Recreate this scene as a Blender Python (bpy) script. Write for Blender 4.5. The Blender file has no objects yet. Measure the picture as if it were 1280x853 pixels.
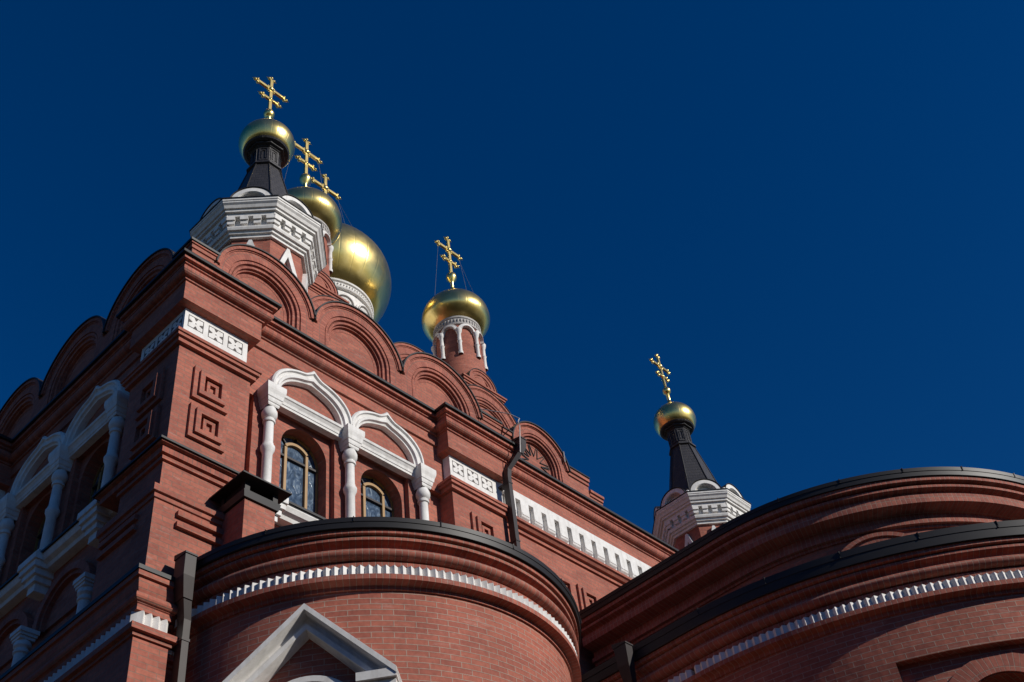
import bpy, bmesh, math, random
from mathutils import Matrix, Vector
random.seed(7)
PI = math.pi
R = math.radians
sc = bpy.context.scene
COL = sc.collection

# ------------------------------------------------------------------ camera
cam_d = bpy.data.cameras.new('camera')
cam = bpy.data.objects.new('camera', cam_d)
COL.objects.link(cam)
right = Vector((0.69512288, -0.71134073, -0.10391608))
down = Vector((0.45728212, 0.54905644, -0.6995928))
fwd = Vector((0.55470464, 0.438784, 0.70694509))
m = Matrix((( right.x, -down.x, -fwd.x, 0), (right.y, -down.y, -fwd.y, 0), (right.z, -down.z, -fwd.z, 0), (0, 0, 0, 1)))
cam.matrix_world = m
cam_d.sensor_width = 36.0
cam_d.lens = 1489.3 / 1280 * 36
cam_d.clip_end = 2000
sc.camera = cam

# ------------------------------------------------------------------ light
SUN_AZ, SUN_EL = -75.5, 26.0          # direction towards the sun, degrees from +X
w = bpy.data.worlds.new('World'); sc.world = w; w.use_nodes = True
nt = w.node_tree; nt.nodes.clear()
out = nt.nodes.new('ShaderNodeOutputWorld'); bg = nt.nodes.new('ShaderNodeBackground')
sky = nt.nodes.new('ShaderNodeTexSky'); sky.sky_type = 'NISHITA'; sky.sun_disc = False
sky.sun_elevation = R(SUN_EL); sky.sun_rotation = R(90 - SUN_AZ)
sky.altitude = 400; sky.air_density = 1.0; sky.dust_density = 0.1; sky.ozone_density = 6.0
hs = nt.nodes.new('ShaderNodeHueSaturation')   # polarised, deep autumn blue
hs.inputs['Saturation'].default_value = 1.25
hs.inputs['Value'].default_value = 1.0
hs.inputs['Hue'].default_value = .509
nt.links.new(sky.outputs[0], hs.inputs['Color'])
nt.links.new(hs.outputs[0], bg.inputs['Color'])
bg.inputs['Strength'].default_value = 0.083
nt.links.new(bg.outputs[0], out.inputs[0])
sd = bpy.data.lights.new('sun', 'SUN'); sd.energy = 5.0; sd.angle = R(0.53); sd.color = (1.0, 0.95, 0.87)
sun = bpy.data.objects.new('sun', sd); COL.objects.link(sun)
sdir = Vector((math.cos(R(SUN_AZ)) * math.cos(R(SUN_EL)), math.sin(R(SUN_AZ)) * math.cos(R(SUN_EL)), math.sin(R(SUN_EL))))
sun.rotation_euler = sdir.to_track_quat('Z', 'Y').to_euler()
sun.location = (0, -20, 40)
vs = sc.view_settings
sc.display_settings.display_device = 'sRGB'
vs.view_transform = 'Standard'; vs.look = 'None'; vs.exposure = -0.35; vs.gamma = 1.0; vs.use_curve_mapping = False

# ------------------------------------------------------------------ materials
def mat(name):
    mm = bpy.data.materials.new(name); mm.use_nodes = True
    n = mm.node_tree
    return mm, n, n.nodes['Principled BSDF'], n.links

def node(n, t, **kw):
    x = n.nodes.new(t)
    for k, v in kw.items():
        if k in x.inputs: x.inputs[k].default_value = v
        else: setattr(x, k, v)
    return x

def brick_mat(name, bw, rh, mortar, off=0.5, c1=(.39, .128, .092), c2=(.31, .092, .070), cm=(.30, .165, .13), bump=.5, proud=False):
    mm, n, p, L = mat(name)
    uv = node(n, 'ShaderNodeUVMap')
    b = node(n, 'ShaderNodeTexBrick', offset=off)
    b.inputs['Scale'].default_value = 1.0
    b.inputs['Brick Width'].default_value = bw
    b.inputs['Row Height'].default_value = rh
    b.inputs['Mortar Size'].default_value = mortar
    b.inputs['Mortar Smooth'].default_value = .25
    b.inputs['Bias'].default_value = -.1
    b.inputs['Color1'].default_value = (*c1, 1); b.inputs['Color2'].default_value = (*c2, 1); b.inputs['Mortar'].default_value = (*cm, 1)
    # slightly uneven laying
    wn = node(n, 'ShaderNodeTexNoise'); wn.inputs['Scale'].default_value = 3.0
    wa = node(n, 'ShaderNodeVectorMath', operation='MULTIPLY_ADD')
    wa.inputs[1].default_value = (.006, .006, 0)
    L.new(uv.outputs[0], wn.inputs['Vector']); L.new(wn.outputs['Color'], wa.inputs[0]); L.new(uv.outputs[0], wa.inputs[2])
    L.new(wa.outputs[0], b.inputs['Vector'])
    geo = node(n, 'ShaderNodeNewGeometry')
    n1 = node(n, 'ShaderNodeTexNoise'); n1.inputs['Scale'].default_value = 1.3; n1.inputs['Detail'].default_value = 6
    n2 = node(n, 'ShaderNodeTexNoise'); n2.inputs['Scale'].default_value = 22; n2.inputs['Detail'].default_value = 4
    L.new(geo.outputs['Position'], n1.inputs['Vector']); L.new(geo.outputs['Position'], n2.inputs['Vector'])
    r1 = node(n, 'ShaderNodeMapRange'); r1.inputs[1].default_value = .3; r1.inputs[2].default_value = .7; r1.inputs[3].default_value = .82; r1.inputs[4].default_value = 1.12
    r2 = node(n, 'ShaderNodeMapRange'); r2.inputs[1].default_value = .3; r2.inputs[2].default_value = .7; r2.inputs[3].default_value = .84; r2.inputs[4].default_value = 1.1
    L.new(n1.outputs['Fac'], r1.inputs[0]); L.new(n2.outputs['Fac'], r2.inputs[0])
    mu = node(n, 'ShaderNodeMath', operation='MULTIPLY'); L.new(r1.outputs[0], mu.inputs[0]); L.new(r2.outputs[0], mu.inputs[1])
    mx = node(n, 'ShaderNodeVectorMath', operation='SCALE'); L.new(b.outputs['Color'], mx.inputs[0]); L.new(mu.outputs[0], mx.inputs['Scale'])
    # sparse lime bloom in streaks
    mp = node(n, 'ShaderNodeMapping'); mp.inputs['Scale'].default_value = (1.6, 1.6, 9.0)
    n3 = node(n, 'ShaderNodeTexNoise'); n3.inputs['Scale'].default_value = 1.7; n3.inputs['Detail'].default_value = 8; n3.inputs['Roughness'].default_value = .7
    L.new(geo.outputs['Position'], mp.inputs[0]); L.new(mp.outputs[0], n3.inputs['Vector'])
    r3 = node(n, 'ShaderNodeMapRange'); r3.inputs[1].default_value = .58; r3.inputs[2].default_value = .80; r3.inputs[3].default_value = 0; r3.inputs[4].default_value = .5
    L.new(n3.outputs['Fac'], r3.inputs[0])
    mix = node(n, 'ShaderNodeMix', data_type='RGBA'); mix.inputs['B'].default_value if False else None
    L.new(r3.outputs[0], mix.inputs[0]); L.new(mx.outputs[0], mix.inputs[6]); mix.inputs[7].default_value = (.55, .40, .35, 1)
    L.new(mix.outputs[2], p.inputs['Base Color'])
    p.inputs['Roughness'].default_value = .8
    p.inputs['Specular IOR Level'].default_value = .3
    bp = node(n, 'ShaderNodeBump'); bp.inputs['Strength'].default_value = bump; bp.inputs['Distance'].default_value = .006; bp.invert = not proud
    ad = node(n, 'ShaderNodeMath', operation='MULTIPLY_ADD'); ad.inputs[1].default_value = .25
    L.new(n2.outputs['Fac'], ad.inputs[0]); L.new(b.outputs['Fac'], ad.inputs[2])
    L.new(ad.outputs[0], bp.inputs['Height']); L.new(bp.outputs[0], p.inputs['Normal'])
    return mm

def plain(name, col, rough=.6, metal=0.0, var=.12, scale=6.0, bump=.0, spec=.5):
    mm, n, p, L = mat(name)
    geo = node(n, 'ShaderNodeNewGeometry')
    t = node(n, 'ShaderNodeTexNoise'); t.inputs['Scale'].default_value = scale; t.inputs['Detail'].default_value = 7; t.inputs['Roughness'].default_value = .65
    L.new(geo.outputs['Position'], t.inputs['Vector'])
    rr = node(n, 'ShaderNodeMapRange'); rr.inputs[1].default_value = .3; rr.inputs[2].default_value = .7; rr.inputs[3].default_value = 1 - var; rr.inputs[4].default_value = 1 + var * .5
    L.new(t.outputs['Fac'], rr.inputs[0])
    sv = node(n, 'ShaderNodeVectorMath', operation='SCALE'); sv.inputs[0].default_value = col; L.new(rr.outputs[0], sv.inputs['Scale'])
    L.new(sv.outputs[0], p.inputs['Base Color'])
    p.inputs['Roughness'].default_value = rough; p.inputs['Metallic'].default_value = metal; p.inputs['Specular IOR Level'].default_value = spec
    if bump:
        bp = node(n, 'ShaderNodeBump'); bp.inputs['Strength'].default_value = bump; bp.inputs['Distance'].default_value = .01
        L.new(t.outputs['Fac'], bp.inputs['Height']); L.new(bp.outputs[0], p.inputs['Normal'])
    return mm

def white_mat():
    mm, n, p, L = mat('white_painted_masonry')
    geo = node(n, 'ShaderNodeNewGeometry')
    t = node(n, 'ShaderNodeTexNoise'); t.inputs['Scale'].default_value = 7; t.inputs['Detail'].default_value = 8; t.inputs['Roughness'].default_value = .7
    L.new(geo.outputs['Position'], t.inputs['Vector'])
    mp = node(n, 'ShaderNodeMapping'); mp.inputs['Scale'].default_value = (9, 9, 1.3)        # rain streaks
    t2 = node(n, 'ShaderNodeTexNoise'); t2.inputs['Scale'].default_value = 1.5; t2.inputs['Detail'].default_value = 6
    L.new(geo.outputs['Position'], mp.inputs[0]); L.new(mp.outputs[0], t2.inputs['Vector'])
    a = node(n, 'ShaderNodeMapRange'); a.inputs[1].default_value = .35; a.inputs[2].default_value = .62; a.inputs[3].default_value = .74; a.inputs[4].default_value = 1
    b = node(n, 'ShaderNodeMapRange'); b.inputs[1].default_value = .34; b.inputs[2].default_value = .50; b.inputs[3].default_value = .80; b.inputs[4].default_value = 1
    L.new(t.outputs['Fac'], a.inputs[0]); L.new(t2.outputs['Fac'], b.inputs[0])
    mu = node(n, 'ShaderNodeMath', operation='MULTIPLY'); L.new(a.outputs[0], mu.inputs[0]); L.new(b.outputs[0], mu.inputs[1])
    mx = node(n, 'ShaderNodeMix', data_type='RGBA'); L.new(mu.outputs[0], mx.inputs[0])
    mx.inputs[6].default_value = (.30, .27, .235, 1); mx.inputs[7].default_value = (.80, .78, .75, 1)
    L.new(mx.outputs[2], p.inputs['Base Color']); p.inputs['Roughness'].default_value = .65; p.inputs['Specular IOR Level'].default_value = .3
    bp = node(n, 'ShaderNodeBump'); bp.inputs['Strength'].default_value = .15; bp.inputs['Distance'].default_value = .008
    L.new(t.outputs['Fac'], bp.inputs['Height']); L.new(bp.outputs[0], p.inputs['Normal'])
    return mm
BRICK = brick_mat('red_brick', .24, .0685, .0058, c1=(.42, .136, .090), c2=(.315, .096, .067), cm=(.26, .142, .105))
APSE_BRICK = brick_mat('red_brick_pale_joints', .237, .0675, .0055, cm=(.38, .255, .20), c1=(.40, .125, .082), c2=(.305, .090, .062), bump=.8, proud=True)
SOLDIER = brick_mat('red_brick_on_end', .07, .26, .0055, off=0.0, c1=(.415, .133, .089), c2=(.29, .085, .061), cm=(.24, .13, .10), bump=.7)
APSE_SOLDIER = brick_mat('red_brick_on_end_pale_joints', .072, .30, .0055, off=0.0, c1=(.39, .122, .082), c2=(.28, .082, .058), cm=(.34, .22, .17), bump=.8)
WHITE = white_mat()
FLASH = plain('dark_metal_flashing', (.016, .0145, .015), .5, metal=0.0, var=.25, scale=3, spec=.35)
ROOFM = plain('dark_metal_roof', (.035, .032, .033), .5, var=.2)
PIPE = plain('brown_painted_downpipe', (.030, .0225, .022), .5, var=.2, spec=.35)
GOLD = None
def gold_mat():
    mm, n, p, L = mat('gilded_metal')
    tc = node(n, 'ShaderNodeTexCoord')
    t = node(n, 'ShaderNodeTexNoise'); t.inputs['Scale'].default_value = 3.5; t.inputs['Detail'].default_value = 5
    L.new(tc.outputs['Object'], t.inputs['Vector'])
    cr = node(n, 'ShaderNodeValToRGB'); cr.color_ramp.elements[0].position = .3; cr.color_ramp.elements[1].position = .75
    cr.color_ramp.elements[0].color = (.86, .64, .20, 1); cr.color_ramp.elements[1].color = (.92, .71, .27, 1)
    L.new(t.outputs['Fac'], cr.inputs[0]); L.new(cr.outputs[0], p.inputs['Base Color'])
    rr = node(n, 'ShaderNodeMapRange'); rr.inputs[3].default_value = .26; rr.inputs[4].default_value = .36
    L.new(t.outputs['Fac'], rr.inputs[0]); L.new(rr.outputs[0], p.inputs['Roughness'])
    p.inputs['Metallic'].default_value = 1.0
    sx = node(n, 'ShaderNodeSeparateXYZ'); L.new(tc.outputs['Object'], sx.inputs[0])
    at = node(n, 'ShaderNodeMath', operation='ARCTAN2'); L.new(sx.outputs[1], at.inputs[0]); L.new(sx.outputs[0], at.inputs[1])
    m1 = node(n, 'ShaderNodeMath', operation='MULTIPLY'); m1.inputs[1].default_value = 28 / (2 * PI); L.new(at.outputs[0], m1.inputs[0])
    fr = node(n, 'ShaderNodeMath', operation='FRACT'); L.new(m1.outputs[0], fr.inputs[0])
    pp = node(n, 'ShaderNodeMath', operation='PINGPONG'); pp.inputs[1].default_value = .5; L.new(fr.outputs[0], pp.inputs[0])
    m2 = node(n, 'ShaderNodeMapRange'); m2.inputs[1].default_value = 0; m2.inputs[2].default_value = .07; L.new(pp.outputs[0], m2.inputs[0])
    t3 = node(n, 'ShaderNodeTexNoise'); t3.inputs['Scale'].default_value = 2.2; L.new(tc.outputs['Object'], t3.inputs['Vector'])
    ad = node(n, 'ShaderNodeMath', operation='MULTIPLY_ADD'); ad.inputs[1].default_value = 2.0; L.new(t3.outputs['Fac'], ad.inputs[0]); L.new(m2.outputs[0], ad.inputs[2])
    bp = node(n, 'ShaderNodeBump'); bp.inputs['Strength'].default_value = .12; bp.inputs['Distance'].default_value = .02
    L.new(ad.outputs[0], bp.inputs['Height']); L.new(bp.outputs[0], p.inputs['Normal'])
    p.inputs['Coat Weight'].default_value = .5; p.inputs['Coat Roughness'].default_value = .14
    return mm
GOLD = gold_mat()
def tent_mat():
    mm, n, p, L = mat('black_shingle_roof')
    uv = node(n, 'ShaderNodeUVMap')
    b = node(n, 'ShaderNodeTexBrick', offset=.5)
    b.inputs['Scale'].default_value = 1; b.inputs['Brick Width'].default_value = .14; b.inputs['Row Height'].default_value = .12; b.inputs['Mortar Size'].default_value = .006
    b.inputs['Color1'].default_value = (.030, .028, .030, 1); b.inputs['Color2'].default_value = (.042, .039, .042, 1); b.inputs['Mortar'].default_value = (.012, .011, .012, 1)
    L.new(uv.outputs[0], b.inputs['Vector']); L.new(b.outputs['Color'], p.inputs['Base Color'])
    bp = node(n, 'ShaderNodeBump'); bp.invert = True; bp.inputs['Strength'].default_value = .6; bp.inputs['Distance'].default_value = .01
    L.new(b.outputs['Fac'], bp.inputs['Height']); L.new(bp.outputs[0], p.inputs['Normal'])
    p.inputs['Roughness'].default_value = .5
    return mm
TENT = tent_mat()
def glass_mat():
    mm, n, p, L = mat('filmed_window_glass')
    geo = node(n, 'ShaderNodeNewGeometry')
    mp = node(n, 'ShaderNodeMapping'); mp.inputs['Scale'].default_value = (5, 5, 3)
    wv = node(n, 'ShaderNodeTexNoise'); wv.inputs['Scale'].default_value = 1.6; wv.inputs['Detail'].default_value = 4; wv.inputs['Distortion'].default_value = 2.5
    L.new(geo.outputs['Position'], mp.inputs[0]); L.new(mp.outputs[0], wv.inputs['Vector'])
    cr = node(n, 'ShaderNodeValToRGB')
    e = cr.color_ramp.elements
    e[0].position = .34; e[0].color = (.035, .055, .085, 1); e[1].position = .80; e[1].color = (.30, .36, .40, 1)
    e2 = cr.color_ramp.elements.new(.56); e2.color = (.085, .125, .185, 1)
    L.new(wv.outputs['Fac'], cr.inputs[0]); L.new(cr.outputs[0], p.inputs['Base Color'])
    p.inputs['Roughness'].default_value = .12
    bp = node(n, 'ShaderNodeBump'); bp.inputs['Strength'].default_value = .35; bp.inputs['Distance'].default_value = .02
    L.new(wv.outputs['Fac'], bp.inputs['Height']); L.new(bp.outputs[0], p.inputs['Normal'])
    return mm
GLASS = glass_mat()
OCHRE = plain('ochre_wood_frame', (.35, .20, .065), .5, var=.15)
DARK = plain('dark_window_interior', (.012, .011, .012), .3, var=.2)
CABLE = plain('pale_cable', (.45, .42, .40), .5)
WIRE = plain('thin_steel_wire', (.10, .10, .105), .5)
GREYST = plain('weathered_grey_stone', (.42, .40, .385), .7, var=.25, scale=9, bump=.2)
GROUND = plain('grey_paving', (.062, .044, .029), .85, var=.3, scale=.6)

# ------------------------------------------------------------------ mesh builder
class MB:
    def __init__(s):
        s.v = []; s.f = []; s.uv = []
    def add(s, pts):
        i = len(s.v); s.v.extend([tuple(p) for p in pts]); return i
    def face(s, idx, uv=None):
        s.f.append(tuple(idx)); s.uv.append(uv)
    def loft(s, rings, closed=True, loop=False, cap=True, us=None, vscale=1.0):
        n = len(rings[0]); base = [s.add(r) for r in rings]
        # v along the profile, u along the path
        vv = [0.0]
        for k in range(n):
            a = Vector(rings[0][k]); b = Vector(rings[0][(k + 1) % n]); vv.append(vv[-1] + (b - a).length)
        if us is None:
            us = [0.0]
            for j in range(len(rings) if loop else len(rings) - 1):
                a = rings[j]; b = rings[(j + 1) % len(rings)]
                us.append(us[-1] + max((Vector(b[k]) - Vector(a[k])).length for k in range(n)))
        m = len(rings)
        for j in range(m if loop else m - 1):
            a = base[j]; b = base[(j + 1) % m]
            for k in range(n if closed else n - 1):
                k2 = (k + 1) % n
                s.face((a + k, a + k2, b + k2, b + k), ((us[j], vv[k]), (us[j], vv[k + 1]), (us[j + 1], vv[k + 1]), (us[j + 1], vv[k])))
        if cap and not loop and closed:
            s.face(tuple(base[0] + k for k in range(n))); s.face(tuple(base[-1] + k for k in reversed(range(n))))
    def box(s, x0, x1, y0, y1, z0, z1):
        s.loft([[(x0, y0, z0), (x1, y0, z0), (x1, y1, z0), (x0, y1, z0)], [(x0, y0, z1), (x1, y0, z1), (x1, y1, z1), (x0, y1, z1)]])
    def fbox(s, F, s0, s1, d0, d1, z0, z1):
        s.loft([[F(s0, d0, z0), F(s1, d0, z0), F(s1, d1, z0), F(s0, d1, z0)], [F(s0, d0, z1), F(s1, d0, z1), F(s1, d1, z1), F(s0, d1, z1)]])
    def prism(s, F, poly, d0, d1):
        s.loft([[F(a, d0, z) for a, z in poly], [F(a, d1, z) for a, z in poly]])
    def tube(s, pts, r, n=8):
        rings = []
        for i, p in enumerate(pts):
            p = Vector(p); q = Vector(pts[min(i + 1, len(pts) - 1)]) - Vector(pts[max(i - 1, 0)])
            q.normalize(); a = q.orthogonal() if abs(q.z) > .9 else q.cross(Vector((0, 0, 1))); a.normalize(); b = q.cross(a)
            rings.append([p + (a * math.cos(2 * PI * k / n) + b * math.sin(2 * PI * k / n)) * r for k in range(n)])
        s.loft(rings)
    def lathe(s, prof, c, n=32, a0=0.0, poly=False):
        # prof: (r,z) from bottom to top, open profile
        rings = []
        for j in range(n):
            t = a0 + 2 * PI * j / n
            rings.append([(c[0] + r * math.cos(t), c[1] + r * math.sin(t), z) for r, z in prof])
        rm = max(p[0] for p in prof)
        us = [2 * PI * rm * j / n for j in range(n + 1)]
        s.loft(rings, closed=False, loop=True, us=us)
    def ball(s, c, r, n=12, mm=8, sz=1.0):
        prof = [(max(1e-4, r * math.cos(-PI / 2 + PI * k / mm)), c[2] + sz * r * math.sin(-PI / 2 + PI * k / mm)) for k in range(mm + 1)]
        s.lathe(prof, c, n)
    def build(s, name, material, parent=None, smooth=False, uv='box', label=None, origin=None):
        me = bpy.data.meshes.new(name)
        bm = bmesh.new()
        vs = [bm.verts.new(p) for p in s.v]
        lay = bm.loops.layers.uv.new('UVMap')
        for f, u in zip(s.f, s.uv):
            try: fc = bm.faces.new([vs[i] for i in f])
            except ValueError: continue
            fc.smooth = bool(smooth)
            if u:
                for lp, t in zip(fc.loops, u): lp[lay].uv = t
        bmesh.ops.remove_doubles(bm, verts=bm.verts, dist=1e-5)
        bmesh.ops.recalc_face_normals(bm, faces=bm.faces)
        bm.normal_update()
        if uv == 'box' or isinstance(uv, tuple):
            for fc in bm.faces:
                nn = fc.normal
                for lp in fc.loops:
                    p = lp.vert.co
                    if uv != 'box':
                        cx, cy, r = uv
                        if abs(nn.z) > .8: lp[lay].uv = (p.x, p.y)
                        else:
                            c = fc.calc_center_median()
                            ac = math.atan2(c.y - cy, c.x - cx); ap = math.atan2(p.y - cy, p.x - cx)
                            while ap - ac > PI: ap -= 2 * PI
                            while ap - ac < -PI: ap += 2 * PI
                            if ac < 0: ap += 2 * PI
                            lp[lay].uv = (ap * r, p.z)
                    elif abs(nn.z) > .8: lp[lay].uv = (p.x, p.y)
                    else:
                        t = Vector((-nn.y, nn.x)); t.normalize()
                        lp[lay].uv = (t.x * p.x + t.y * p.y, p.z)
        ng = [f for f in bm.faces if len(f.verts) > 4]
        if ng: bmesh.ops.triangulate(bm, faces=ng)
        bm.to_mesh(me); bm.free()
        if smooth and smooth is not True:
            me.set_sharp_from_angle(angle=R(smooth))
        me.materials.append(material)
        o = bpy.data.objects.new(name, me); COL.objects.link(o)
        # put the object's origin on the object itself
        if origin is None:
            xs = [v.co for v in me.vertices]
            if xs:
                origin = ((min(v.x for v in xs) + max(v.x for v in xs)) / 2, (min(v.y for v in xs) + max(v.y for v in xs)) / 2, min(v.z for v in xs))
            else: origin = (0, 0, 0)
        org = Vector(origin)
        me.transform(Matrix.Translation(-org))
        attach(o, org, parent)
        if label: o['label'] = label
        return o

WORLDPOS = {}
def attach(o, pos, parent):
    WORLDPOS[o.name] = Vector(pos)
    o.parent = parent
    o.location = Vector(pos) - (WORLDPOS[parent.name] if parent else Vector())

def copy_part(o, delta, parent, deep=True):
    c = o.copy(); COL.objects.link(c)
    attach(c, WORLDPOS[o.name] + Vector(delta), parent)
    for ch in list(o.children):
        copy_part(ch, delta, c)
    return c

def Ff(s, d, z): return (s, 10.0 - d, z)
def Fl(s, d, z): return (5.69 - d, s + 4.31, z)

def empty(name, loc):
    o = bpy.data.objects.new(name, None); COL.objects.link(o); WORLDPOS[o.name] = Vector(loc); o.location = loc; o.empty_display_size = .5
    return o

def arc(a0, a1, n): return [a0 + (a1 - a0) * k / n for k in range(n + 1)]

def line_mould(mb, F, s0, s1, prof, m0=0.0, m1=0.0):
    """straight moulding; m0/m1 = 1 mitres the end outwards with depth"""
    mb.loft([[F(s0 - m0 * d, d, z) for d, z in prof], [F(s1 + m1 * d, d, z) for d, z in prof]])

def pier_mould(mb, prof, wid, back=-.5, widl=None):
    widl = wid if widl is None else widl
    """moulding swept round the corner pier: front right return, corner, left return"""
    rings = []
    def ring(fn): rings.append([fn(d, z) for d, z in prof])
    e = 5.69 + wid
    ring(lambda d, z: (e + d, 10.0 - back, z))
    ring(lambda d, z: (e + d, 10.0 - d, z))
    ring(lambda d, z: (5.69 - d, 10.0 - d, z))
    ring(lambda d, z: (5.69 - d, 10.0 + widl + d, z))
    ring(lambda d, z: (5.69 - back, 10.0 + widl + d, z))
    mb.loft(rings)

def pilaster_mould(mb, F, s0, s1, prof, back=-.5):
    mb.loft([[F(s0 - d, back, z) for d, z in prof], [F(s0 - d, d, z) for d, z in prof], [F(s1 + d, d, z) for d, z in prof], [F(s1 + d, back, z) for d, z in prof]])

def arc_mould(mb, c, a0, a1, n, prof, r_uv=None):
    rings = [[(c[0] + r * math.cos(t), c[1] + r * math.sin(t), z) for r, z in prof] for t in arc(a0, a1, n)]
    rm = max(p[0] for p in prof)
    mb.loft(rings, us=[rm * abs(t - a0) for t in arc(a0, a1, n)])

def stilted(mb, c, yback, n, prof):
    """moulding along a straight wall, half circle, straight wall"""
    rings = []; us = []; u = 0
    rm = max(p[0] for p in prof)
    rings.append([(c[0] - r, yback, z) for r, z in prof]); us.append(0)
    u = yback - c[1]
    for t in arc(PI, 2 * PI, n):
        rings.append([(c[0] + r * math.cos(t), c[1] + r * math.sin(t), z) for r, z in prof]); us.append(u + rm * (t - PI))
    rings.append([(c[0] + r, yback, z) for r, z in prof]); us.append(us[-1] + u)
    mb.loft(rings, us=us)

def arch_mould(mb, F, sc_, zc, zfoot, prof, n=28):
    """prof (r,d); semicircle above zc with legs down to zfoot"""
    rings = []; us = []
    rm = max(p[0] for p in prof)
    rings.append([F(sc_ - r, d, zfoot) for r, d in prof]); us.append(0)
    for t in arc(PI, 0, n):
        rings.append([F(sc_ + r * math.cos(t), d, zc + r * math.sin(t)) for r, d in prof]); us.append((zc - zfoot) + rm * (PI - t))
    rings.append([F(sc_ + r, d, zfoot) for r, d in prof]); us.append(us[-1] + zc - zfoot)
    mb.loft(rings, us=us)

def cornice_profile(w0, back):
    """brick cornice below the flashing, w0 = wall depth"""
    p = [(back, 12.58), (w0, 12.58), (w0 + .025, 12.585), (w0 + .03, 12.62)]
    for t in arc(-PI / 2, PI / 2, 8):
        p.append((w0 + .045 + .075 * math.cos(t), 12.70 + .08 * math.sin(t)))
    p += [(w0 + .07, 12.785), (w0 + .10, 12.80), (w0 + .10, 12.835), (w0 + .15, 12.84), (w0 + .15, 12.905), (back, 12.905)]
    return p
def flash_profile(w0, back):
    return [(back, 12.907), (w0 + .185, 12.907), (w0 + .19, 12.90), (w0 + .195, 12.90), (w0 + .195, 12.945), (w0 + .15, 12.955), (back, 12.985)]
def merge_flash(F=None): pass

# ------------------------------------------------------------------ ground
g = MB()
g.v = [(-400, -400, -1.6), (400, -400, -1.6), (400, 400, -1.6), (-400, 400, -1.6)]; g.face((0, 1, 2, 3))
go = g.build('ground', GROUND); go['kind'] = 'structure'

# added unseen tree belt: closes the horizon to darken shaded walls, reflects in domes
def added_tree_belt():
    rnd = random.Random(11)
    bm = bmesh.new(); bmesh.ops.create_icosphere(bm, subdivisions=2, radius=1.0)
    tv = [v.co.copy() for v in bm.verts]; tf = [[v.index for v in f.verts] for f in bm.faces]; bm.free()
    V = []; Fc_ = []
    for k in range(420):
        a = rnd.uniform(0, 2 * PI); rr = rnd.uniform(46, 66); h = rnd.uniform(9, 15) * (1 if rr < 56 else 1.15)
        for q in range(3):
            z = -1.6 + h * (.30 + .27 * q); rad = h * rnd.uniform(.20, .30) * (1.15 - .2 * q)
            cx, cy = 14 + rr * math.cos(a) + rnd.uniform(-1, 1), 14 + rr * math.sin(a) + rnd.uniform(-1, 1); hz = rnd.uniform(.9, 1.3)
            b = len(V)
            for v in tv:
                e = rad * (1 + rnd.uniform(-.28, .22)); V.append((cx + v.x * e, cy + v.y * e, z + v.z * e * hz))
            Fc_ += [[b + i for i in f] for f in tf]
    me = bpy.data.meshes.new('added_tree_belt'); me.from_pydata(V, [], Fc_)
    me.materials.append(plain('dark_foliage', (.040, .048, .018), .7, var=.4, scale=.8))
    o = bpy.data.objects.new('added_tree_belt', me); COL.objects.link(o)
    o['kind'] = 'stuff'; o['label'] = 'added unseen belt of dark trees that darkens the shaded walls'; o['category'] = 'trees'
added_tree_belt()

# ------------------------------------------------------------------ the church
church = empty('church', (17.05, 18.0, -1.6))
church['label'] = 'red brick church with white trim, gilded onion domes and black tent-roofed corner turrets'
church['category'] = 'church'

WX1 = 28.41    # far right end of the street front
# ---- core walls behind the trim
def arched_panel(mb, F, s0, s1, z0, z1, openings, d0, d1):
    """wall slab with arched openings running down to z0; openings (centre, half width, spring)"""
    poly = [(s0, z0)]
    for c, r, sp in openings:
        poly.append((c - r, z0))
        for t in arc(PI, 0, 20): poly.append((c + r * math.cos(t), sp + r * math.sin(t)))
        poly.append((c + r, z0))
    poly += [(s1, z0), (s1, z1), (s0, z1)]
    mb.prism(F, poly, d0, d1)

AX = (7.19, 8.615, 10.04)                   # column axes
WC = (7.935, 9.37)                         # window centres
WR, WSP = .40, 10.98

def bay_wall(F, name, side):
    mb = MB()
    arched_panel(mb, F, 6.4, 10.9, 9.70, 11.46, [(c, WR, WSP) for c in WC], -.24, -.62)
    mb.fbox(F, 6.4, 10.9, -.62, -.15, 11.46, 12.39)            # upper wall, overhanging the windows
    mb.fbox(F, 6.4, 10.9, -.62, -.115, 12.39, 13.0)
    for a in AX:                                              # strips behind the columns
        hw = .205
        mb.fbox(F, a - hw, a + hw, -.24, -.152, 9.7, 11.46)
    if side:
        arched_panel(mb, F, 6.4, 10.9, 6.2, 8.62, [(c, .38, 8.05) for c in WC], -.22, -.62)
        mb.fbox(F, 6.4, 10.9, -.62, -.18, 8.62, 9.70)
    else:
        mb.fbox(F, 6.4, 10.9, -.62, -.2, 6.2, 9.70)
    mb.fbox(F, 6.4, 10.9, -.62, -.1, -1.6, 6.2)
    return mb.build(name, BRICK, church)
front_bay = bay_wall(Ff, 'wall', False)
side_bay = bay_wall(Fl, 'wall', True)

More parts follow.
